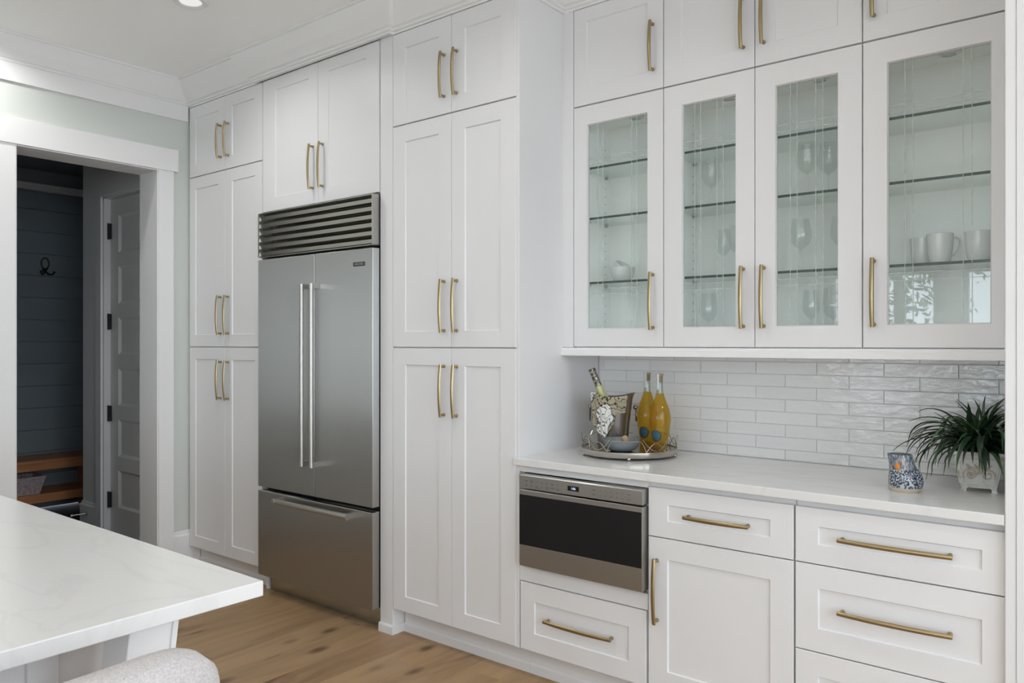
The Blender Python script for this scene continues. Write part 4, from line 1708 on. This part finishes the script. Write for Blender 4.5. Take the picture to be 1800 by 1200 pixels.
def jug_pt(a, z, lift):
    for (r0, z0, o0), (r1, z1, o1) in zip(jp[:-1], jp[1:]):
        if z <= z1:
            t = (z - z0) / (z1 - z0)
            r, o_ = r0 + (r1 - r0) * t, o0 + (o1 - o0) * t
            break
    d = fv * math.cos(a) + Vector((-fv.y, fv.x, 0)) * math.sin(a)
    return Vector((JX, JY, CT + z)) + rv * o_ + d * (r + lift)


def jug_patch(a0, z0, ra, rz, lift, n=16, rot=0.0):
    g = G()
    vs = [tuple(jug_pt(a0, z0, lift * 2.0))]
    for i in (1, 2, 3):
        for j in range(n):
            t = 2 * PI * j / n
            u, w = i / 3 * math.cos(t), i / 3 * math.sin(t)
            u2 = u * math.cos(rot) - w * math.sin(rot)
            w2 = u * math.sin(rot) + w * math.cos(rot)
            vs.append(tuple(jug_pt(a0 + ra * u2, z0 + rz * w2, lift * (2 if i < 3 else -0.4))))
    fs = [(0, 1 + j, 1 + (j + 1) % n) for j in range(n)]
    for i in (0, 1):
        for j in range(n):
            k2 = (j + 1) % n
            fs.append((1 + i * n + j, 1 + i * n + k2, 1 + (i + 1) * n + k2, 1 + (i + 1) * n + j))
    return g.add(vs, fs)


finish('beak', jug_patch(-0.34, 0.083, 0.23, 0.0130, 0.0024, rot=-0.4), 'orange', jg, smooth=True, auto=2.5)
finish('bare_patch', jug_patch(0.16, 0.098, 0.14, 0.0115, 0.0006), 'tan', jg, smooth=True, auto=2.5)

# ------------------------------------------------------------------ potted plant
PX, PY = -0.408, 2.955
pp = thing('potted_plant', 'bushy dark strap-leaved plant in a worn white square planter', 'plant', (PX, PY, CT))
ang = math.radians(10)
ex = Vector((math.cos(ang), math.sin(ang), 0))
ey = Vector((-math.sin(ang), math.cos(ang), 0))


def PP(u, v, z):
    return tuple(Vector((PX, PY, CT + z)) + ex * u + ey * v)


def sq(h, z):
    return [PP(-h, -h, z), PP(h, -h, z), PP(h, h, z), PP(-h, h, z)]


g = G().rings([sq(0.0490, 0.012), sq(0.0700, 0.118), sq(0.0740, 0.121), sq(0.0740, 0.131), sq(0.066, 0.131), sq(0.060, 0.112)])
pot = finish('pot', g, 'pot', pp, bevel=0.0015, seg=2)


def pot_h(z):
    return 0.0505 + (0.0700 - 0.0505) * (z - 0.016) / 0.102


for fu, fv_ in ((-1, -1), (1, -1), (1, 1), (-1, 1)):
    g = G()
    r0 = [PP(fu * 0.044 + a, fv_ * 0.044 + b, 0.0) for a, b in ((-0.009, -0.009), (0.009, -0.009), (0.009, 0.009), (-0.009, 0.009))]
    r1 = [PP(fu * 0.042 + a, fv_ * 0.042 + b, 0.008) for a, b in ((-0.007, -0.007), (0.007, -0.007), (0.007, 0.007), (-0.007, 0.007))]
    r2 = [PP(fu * 0.039 + a, fv_ * 0.039 + b, 0.017) for a, b in ((-0.011, -0.011), (0.011, -0.011), (0.011, 0.011), (-0.011, 0.011))]
    g.rings([r0, r1, r2])
    finish('foot', g, 'pot', pp, bevel=0.001, seg=1)


def face_pt(u, z, lift, side=0):
    h = pot_h(z)
    return Vector(PP(u, -h - lift, z)) if side == 0 else Vector(PP(-h - lift, u, z))


for side in (0, 1):
    g = G()
    for (ua, za, ub, zb) in ((-0.84, 0.026, 0.84, 0.026), (-0.86, 0.108, 0.86, 0.108)):
        g.tube([face_pt(ua * pot_h(za), za, 0.0005, side), face_pt(ub * pot_h(zb), zb, 0.0005, side)], 0.0028, 8)
    for s in (-1, 1):
        g.tube([face_pt(s * 0.84 * pot_h(0.026), 0.026, 0.0005, side), face_pt(s * 0.86 * pot_h(0.108), 0.108, 0.0005, side)], 0.0028, 8)
    finish('border', g, 'pot', pp, smooth=True)
# relief: pair of scrolls and a central palmette on the front
g = G()
for s in (-1, 1):
    pts = []
    for k in range(26):
        a = -0.6 + k * 0.36
        r = 0.0205 * (1 - k / 34)
        pts.append(face_pt(s * (0.025 + r * math.cos(a)), 0.056 + r * math.sin(a), 0.001))
    g.tube(pts, [0.0026] * 18 + [0.0022] * 4 + [0.003] * 4, 7)
    pts = [face_pt(s * (0.006 + 0.012 * t), 0.058 + 0.045 * t - 0.022 * t * t, 0.001) for t in [q / 8 for q in range(9)]]
    g.tube(pts, [0.004 - 0.0025 * q / 8 for q in range(9)], 7)
    pts = [face_pt(s * (0.003 + 0.032 * t), 0.062 + 0.028 * t, 0.001) for t in [q / 6 for q in range(7)]]
    g.tube(pts, [0.0036, 0.0034, 0.003, 0.0028, 0.0025, 0.0025, 0.003], 7)
for k in range(5):
    a = PI / 2 + (k - 2) * 0.42
    pts = [face_pt(0.034 * t * math.cos(a), 0.060 + 0.036 * t * math.sin(a), 0.001) for t in [q / 6 for q in range(7)]]
    g.tube(pts, [0.002, 0.003, 0.0042, 0.0048, 0.0045, 0.003, 0.0012], 7)
finish('relief', g, 'relief', pp, smooth=True)
g = G().rings([sq(0.061, 0.110), sq(0.061, 0.117)])
finish('soil', g, 'soil', pp)
LR = random.Random(5)
made = 0
tries = 0
while made < 190 and tries < 1500:
    tries += 1
    az = LR.uniform(0, 2 * PI)
    if made < 34:
        el = LR.uniform(0.95, 1.5)
        Lf = LR.uniform(0.11, 0.205)
        droop = LR.uniform(0.5, 1.7)
    else:
        el = LR.uniform(0.25, 1.1)
        Lf = LR.uniform(0.13, 0.275)
        droop = LR.uniform(1.4, 2.7)
    b = Vector((PX, PY, CT + 0.118)) + Vector((LR.uniform(-0.03, 0.03), LR.uniform(-0.03, 0.03), LR.uniform(0, 0.045)))
    b = b + Vector((math.cos(az), math.sin(az), 0)) * 0.010
    N = 11
    pts = [b.copy()]
    p = b.copy()
    d2 = az
    curl = LR.uniform(-0.5, 0.5)
    for k in range(N):
        t = k / N
        pit = el - droop * (t ** 1.25)
        pit = max(pit, -1.45)
        d2 = az + curl * t * t
        p = p + Vector((math.cos(d2) * math.cos(pit), math.sin(d2) * math.cos(pit), math.sin(pit))) * (Lf / N)
        pts.append(p.copy())
    bad = False
    for q in pts:
        if q.x > -0.302:
            q.x = -0.302 - min(0.012, (q.x + 0.302) * 0.06)
        if q.y > 3.188:
            q.y = 3.188 - min(0.012, (q.y - 3.188) * 0.06)
        if q.z < CT + 0.004:
            q.z = CT + 0.004 + LR.uniform(0, 0.002)
        if (Vector((q.x, q.y)) - Vector((JX, JY))).length < 0.064 and q.z < CT + 0.135:
            bad = True
        # keep drooping tips outside the pot walls
        if q.z < CT + 0.112:
            du = (q - Vector((PX, PY, 0))).dot(ex)
            dv = (q - Vector((PX, PY, 0))).dot(ey)
            if abs(du) < 0.079 and abs(dv) < 0.079 and q.z < CT + 0.134:
                bad = True
    if bad:
        continue
    w0 = LR.uniform(0.0050, 0.0082)
    vs, fs = [], []
    for k, q in enumerate(pts):
        t = k / N
        wd = w0 * (0.55 + 0.9 * t if t < 0.5 else 1.0) * (1.0 if t < 0.5 else max(0.04, 1 - ((t - 0.5) / 0.5) ** 1.7))
        tg = (pts[min(k + 1, N)] - pts[max(k - 1, 0)])
        if tg.length < 1e-6:
            tg = Vector((0, 0, -1))
        tg.normalize()
        sd = tg.cross(Vector((0, 0, 1)))
        if sd.length < 0.15:
            sd = Vector((-math.sin(az), math.cos(az), 0))
        sd.normalize()
        nrm = sd.cross(tg)
        vs += [tuple(q + sd * wd + nrm * wd * 0.35), tuple(q - nrm * 0.0004), tuple(q - sd * wd + nrm * wd * 0.35), tuple(q - nrm * 0.0013)]
    for k in range(N):
        a, c = 4 * k, 4 * k + 4
        for j in range(4):
            j2 = (j + 1) % 4
            fs.append((a + j, a + j2, c + j2, c + j))
    g = G().add(vs, fs)
    finish('leaf', g, 'leaf', pp, smooth=True, auto=1.2)
    made += 1

# ------------------------------------------------------------------ things in the glass cabinets
S1, S2, S3, S0 = SHELF_Z[0], SHELF_Z[1], SHELF_Z[2], 1.408


def mug(x, y, z, ha, label, hs=1.0):
    r = thing('mug', label, 'mug', (x, y, z), 'white mugs on the glass shelf')
    pr = [(0.0, 0.001), (0.026, 0.001), (0.030, 0.003), (0.035, 0.020), (0.0395, 0.050), (0.0415, 0.080), (0.0425, 0.104 * hs), (0.0412, 0.1055 * hs), (0.0398, 0.104 * hs), (0.0385, 0.080), (0.033, 0.022), (0.027, 0.008), (0.0, 0.007)]
    finish('cup', G().lathe(pr, (x, y, z), 36), 'china', r, smooth=True)
    if ha is not None:
        d = Vector((math.cos(ha), math.sin(ha), 0))
        pts = []
        for t, zz in ((0.040, 0.090), (0.055, 0.095), (0.068, 0.088), (0.0705, 0.072), (0.062, 0.050), (0.050, 0.036), (0.036, 0.027)):
            pts.append(Vector((x, y, z + zz)) + d * t)
        finish('handle', G().tube(pts, [0.004, 0.0045, 0.0045, 0.0042, 0.004, 0.004, 0.004], 8), 'china', r, smooth=True)


rdir = math.atan2(0.6251, 0.7806)
mug(-0.535, 3.040, S3, rdir, 'white china mug with its handle turned right, middle of the three')
mug(-0.602, 3.105, S3, None, 'white china mug partly hidden, leftmost of the three on the shelf', 0.97)
mug(-0.419, 3.045, S3, rdir + PI * 0.45, 'white china mug at the right edge of the glass door')

# two nested white bowls, the upper one tilted
bwl = [(0.0, 0.0), (0.028, 0.0), (0.033, 0.004), (0.048, 0.025), (0.0545, 0.050), (0.0555, 0.066), (0.0540, 0.0675), (0.0520, 0.066), (0.045, 0.026), (0.030, 0.008), (0.0, 0.006)]
g = G().lathe(bwl, (-1.812, 3.060, S3 + 0.0006), 36)
tag(finish('bowl', g, 'china', smooth=True), 'lower upright white china bowl on the glass shelf', 'bowl')
tl = Vector((0.55, -0.05, 0.75)).normalized()
g = G().rings(lathe_tilt([(r * 0.80, z * 0.95) for r, z in bwl], Vector((-1.838, 3.062, S3 + 0.0250)), tl, 36))
tag(finish('bowl', g, 'china', smooth=True), 'white china bowl tilted inside the lower bowl', 'bowl')


def stem(x, y, z, label, kind=0):
    r = thing('wine_glass', label, 'wine glass', (x, y, z), 'stemmed wine glasses in the glass cabinet')
    if kind == 0:
        H, hb, rb, rt = 0.205, 0.085, 0.041, 0.031
    else:
        H, hb, rb, rt = 0.200, 0.088, 0.0335, 0.027
    outer = []
    inner = []
    for k in range(13):
        t = k / 12
        zz = hb + (H - hb) * t
        if t < 0.42:
            u = t / 0.42
            rr = rb * math.sin(u * PI / 2) ** 0.62 if u > 0 else 0.003
        else:
            u = (t - 0.42) / 0.58
            rr = rb + (rt - rb) * u ** 1.6
        outer.append((max(rr, 0.003), zz))
        inner.append((max(rr - 0.0011, 0.0004), zz + (0.0012 if t < 0.9 else 0)))
    finish('bowl', G().lathe([(0.0004, hb - 0.001)] + outer + list(reversed(inner)), (x, y, z), 32), 'stemglass', r, smooth=True)
    finish('stem', G().lathe([(0.0045, 0.006), (0.0034, 0.014), (0.0030, 0.05), (0.0036, hb - 0.004), (0.006, hb)], (x, y, z), 14), 'stemglass', r, smooth=True)
    finish('foot', G().lathe([(0.0, 0.0008), (0.034, 0.0008), (0.0342, 0.0020), (0.018, 0.0040), (0.005, 0.0062), (0.0, 0.0062)], (x, y, z), 32), 'stemglass', r, smooth=True)


stem(-1.383, 3.050, S2, 'wine glass alone on the middle shelf behind the left glass door', 0)
stem(-1.345, 3.085, S3, 'rear wine glass on the lower shelf behind the left glass door', 1)
stem(-1.255, 3.020, S3, 'wine glass beside the left door frame on the lower shelf', 0)
stem(-1.392, 3.045, S0, 'wine glass on the cabinet floor behind the left glass door', 0)
stem(-0.985, 3.030, S2, 'left wine glass of two on the middle shelf, right glass door', 0)
stem(-0.925, 3.095, S2, 'right wine glass of two on the middle shelf, right glass door', 0)
stem(-1.010, 3.035, S3, 'large clear wine glass on the lower shelf, right glass door', 0)
stem(-0.868, 3.040, S3, 'slim wine glass by the door frame on the lower shelf', 1)
stem(-0.975, 3.050, S0, 'slim wine glass on the cabinet floor, right glass door', 1)
stem(-0.890, 3.035, S0, 'broad wine glass on the cabinet floor, right glass door', 0)

# ------------------------------------------------------------------ outside: unseen pale bounce ground, and trees seen mirrored in the glass
g = G().box(-16, XR + 0.16, -22, YF - 0.16, -0.5, -0.05).box(XR + 0.16, 20, -22, 10, -0.5, -0.05)
struct(finish('ground', g, 'ground'))
TRr = random.Random(3)
for k, (tx, ty, th, cr, lab) in enumerate([(-3.4, -9.5, 2.6, 1.9, 'leafy tree in the garden, left of the three outside'), (-0.4, -11.0, 3.0, 2.1, 'leafy tree in the garden, middle of the three outside'), (3.2, -10.0, 2.8, 2.0, 'leafy tree in the garden, right of the three outside')]):
    r = thing('garden_tree', lab, 'tree', (tx, ty, -0.35), 'garden trees outside the windows')
    g = G().tube([(tx, ty, -0.36), (tx + 0.1, ty, 1.0), (tx, ty + 0.1, th + 1.2)], [0.16, 0.12, 0.05], 10)
    finish('trunk', g, 'stem_green', r, smooth=True)
    vs, fs = [], []
    for q in range(720):
        a, b_ = TRr.uniform(0, 2 * PI), TRr.uniform(-0.9, 1)
        rad = cr * (0.35 + 0.65 * TRr.random()) * (0.75 + 0.35 * math.sin(3 * a + k) * math.cos(4 * b_))
        c = Vector((tx + rad * math.cos(a) * math.sqrt(max(0, 1 - b_ * b_)), ty + rad * math.sin(a) * math.sqrt(max(0, 1 - b_ * b_)), th + rad * 0.95 * b_))
        s = TRr.uniform(0.05, 0.11)
        e1 = Vector((TRr.gauss(0, 1), TRr.gauss(0, 1), TRr.gauss(0, 1))).normalized()
        e2 = e1.orthogonal().normalized()
        i0 = len(vs)
        vs += [tuple(c + e1 * s), tuple(c + e2 * s * 0.5), tuple(c - e1 * s), tuple(c - e2 * s * 0.5)]
        fs.append((i0, i0 + 1, i0 + 2, i0 + 3))
    o = finish('foliage', G().add(vs, fs), 'foliage', r)
    o['kind'] = 'stuff'
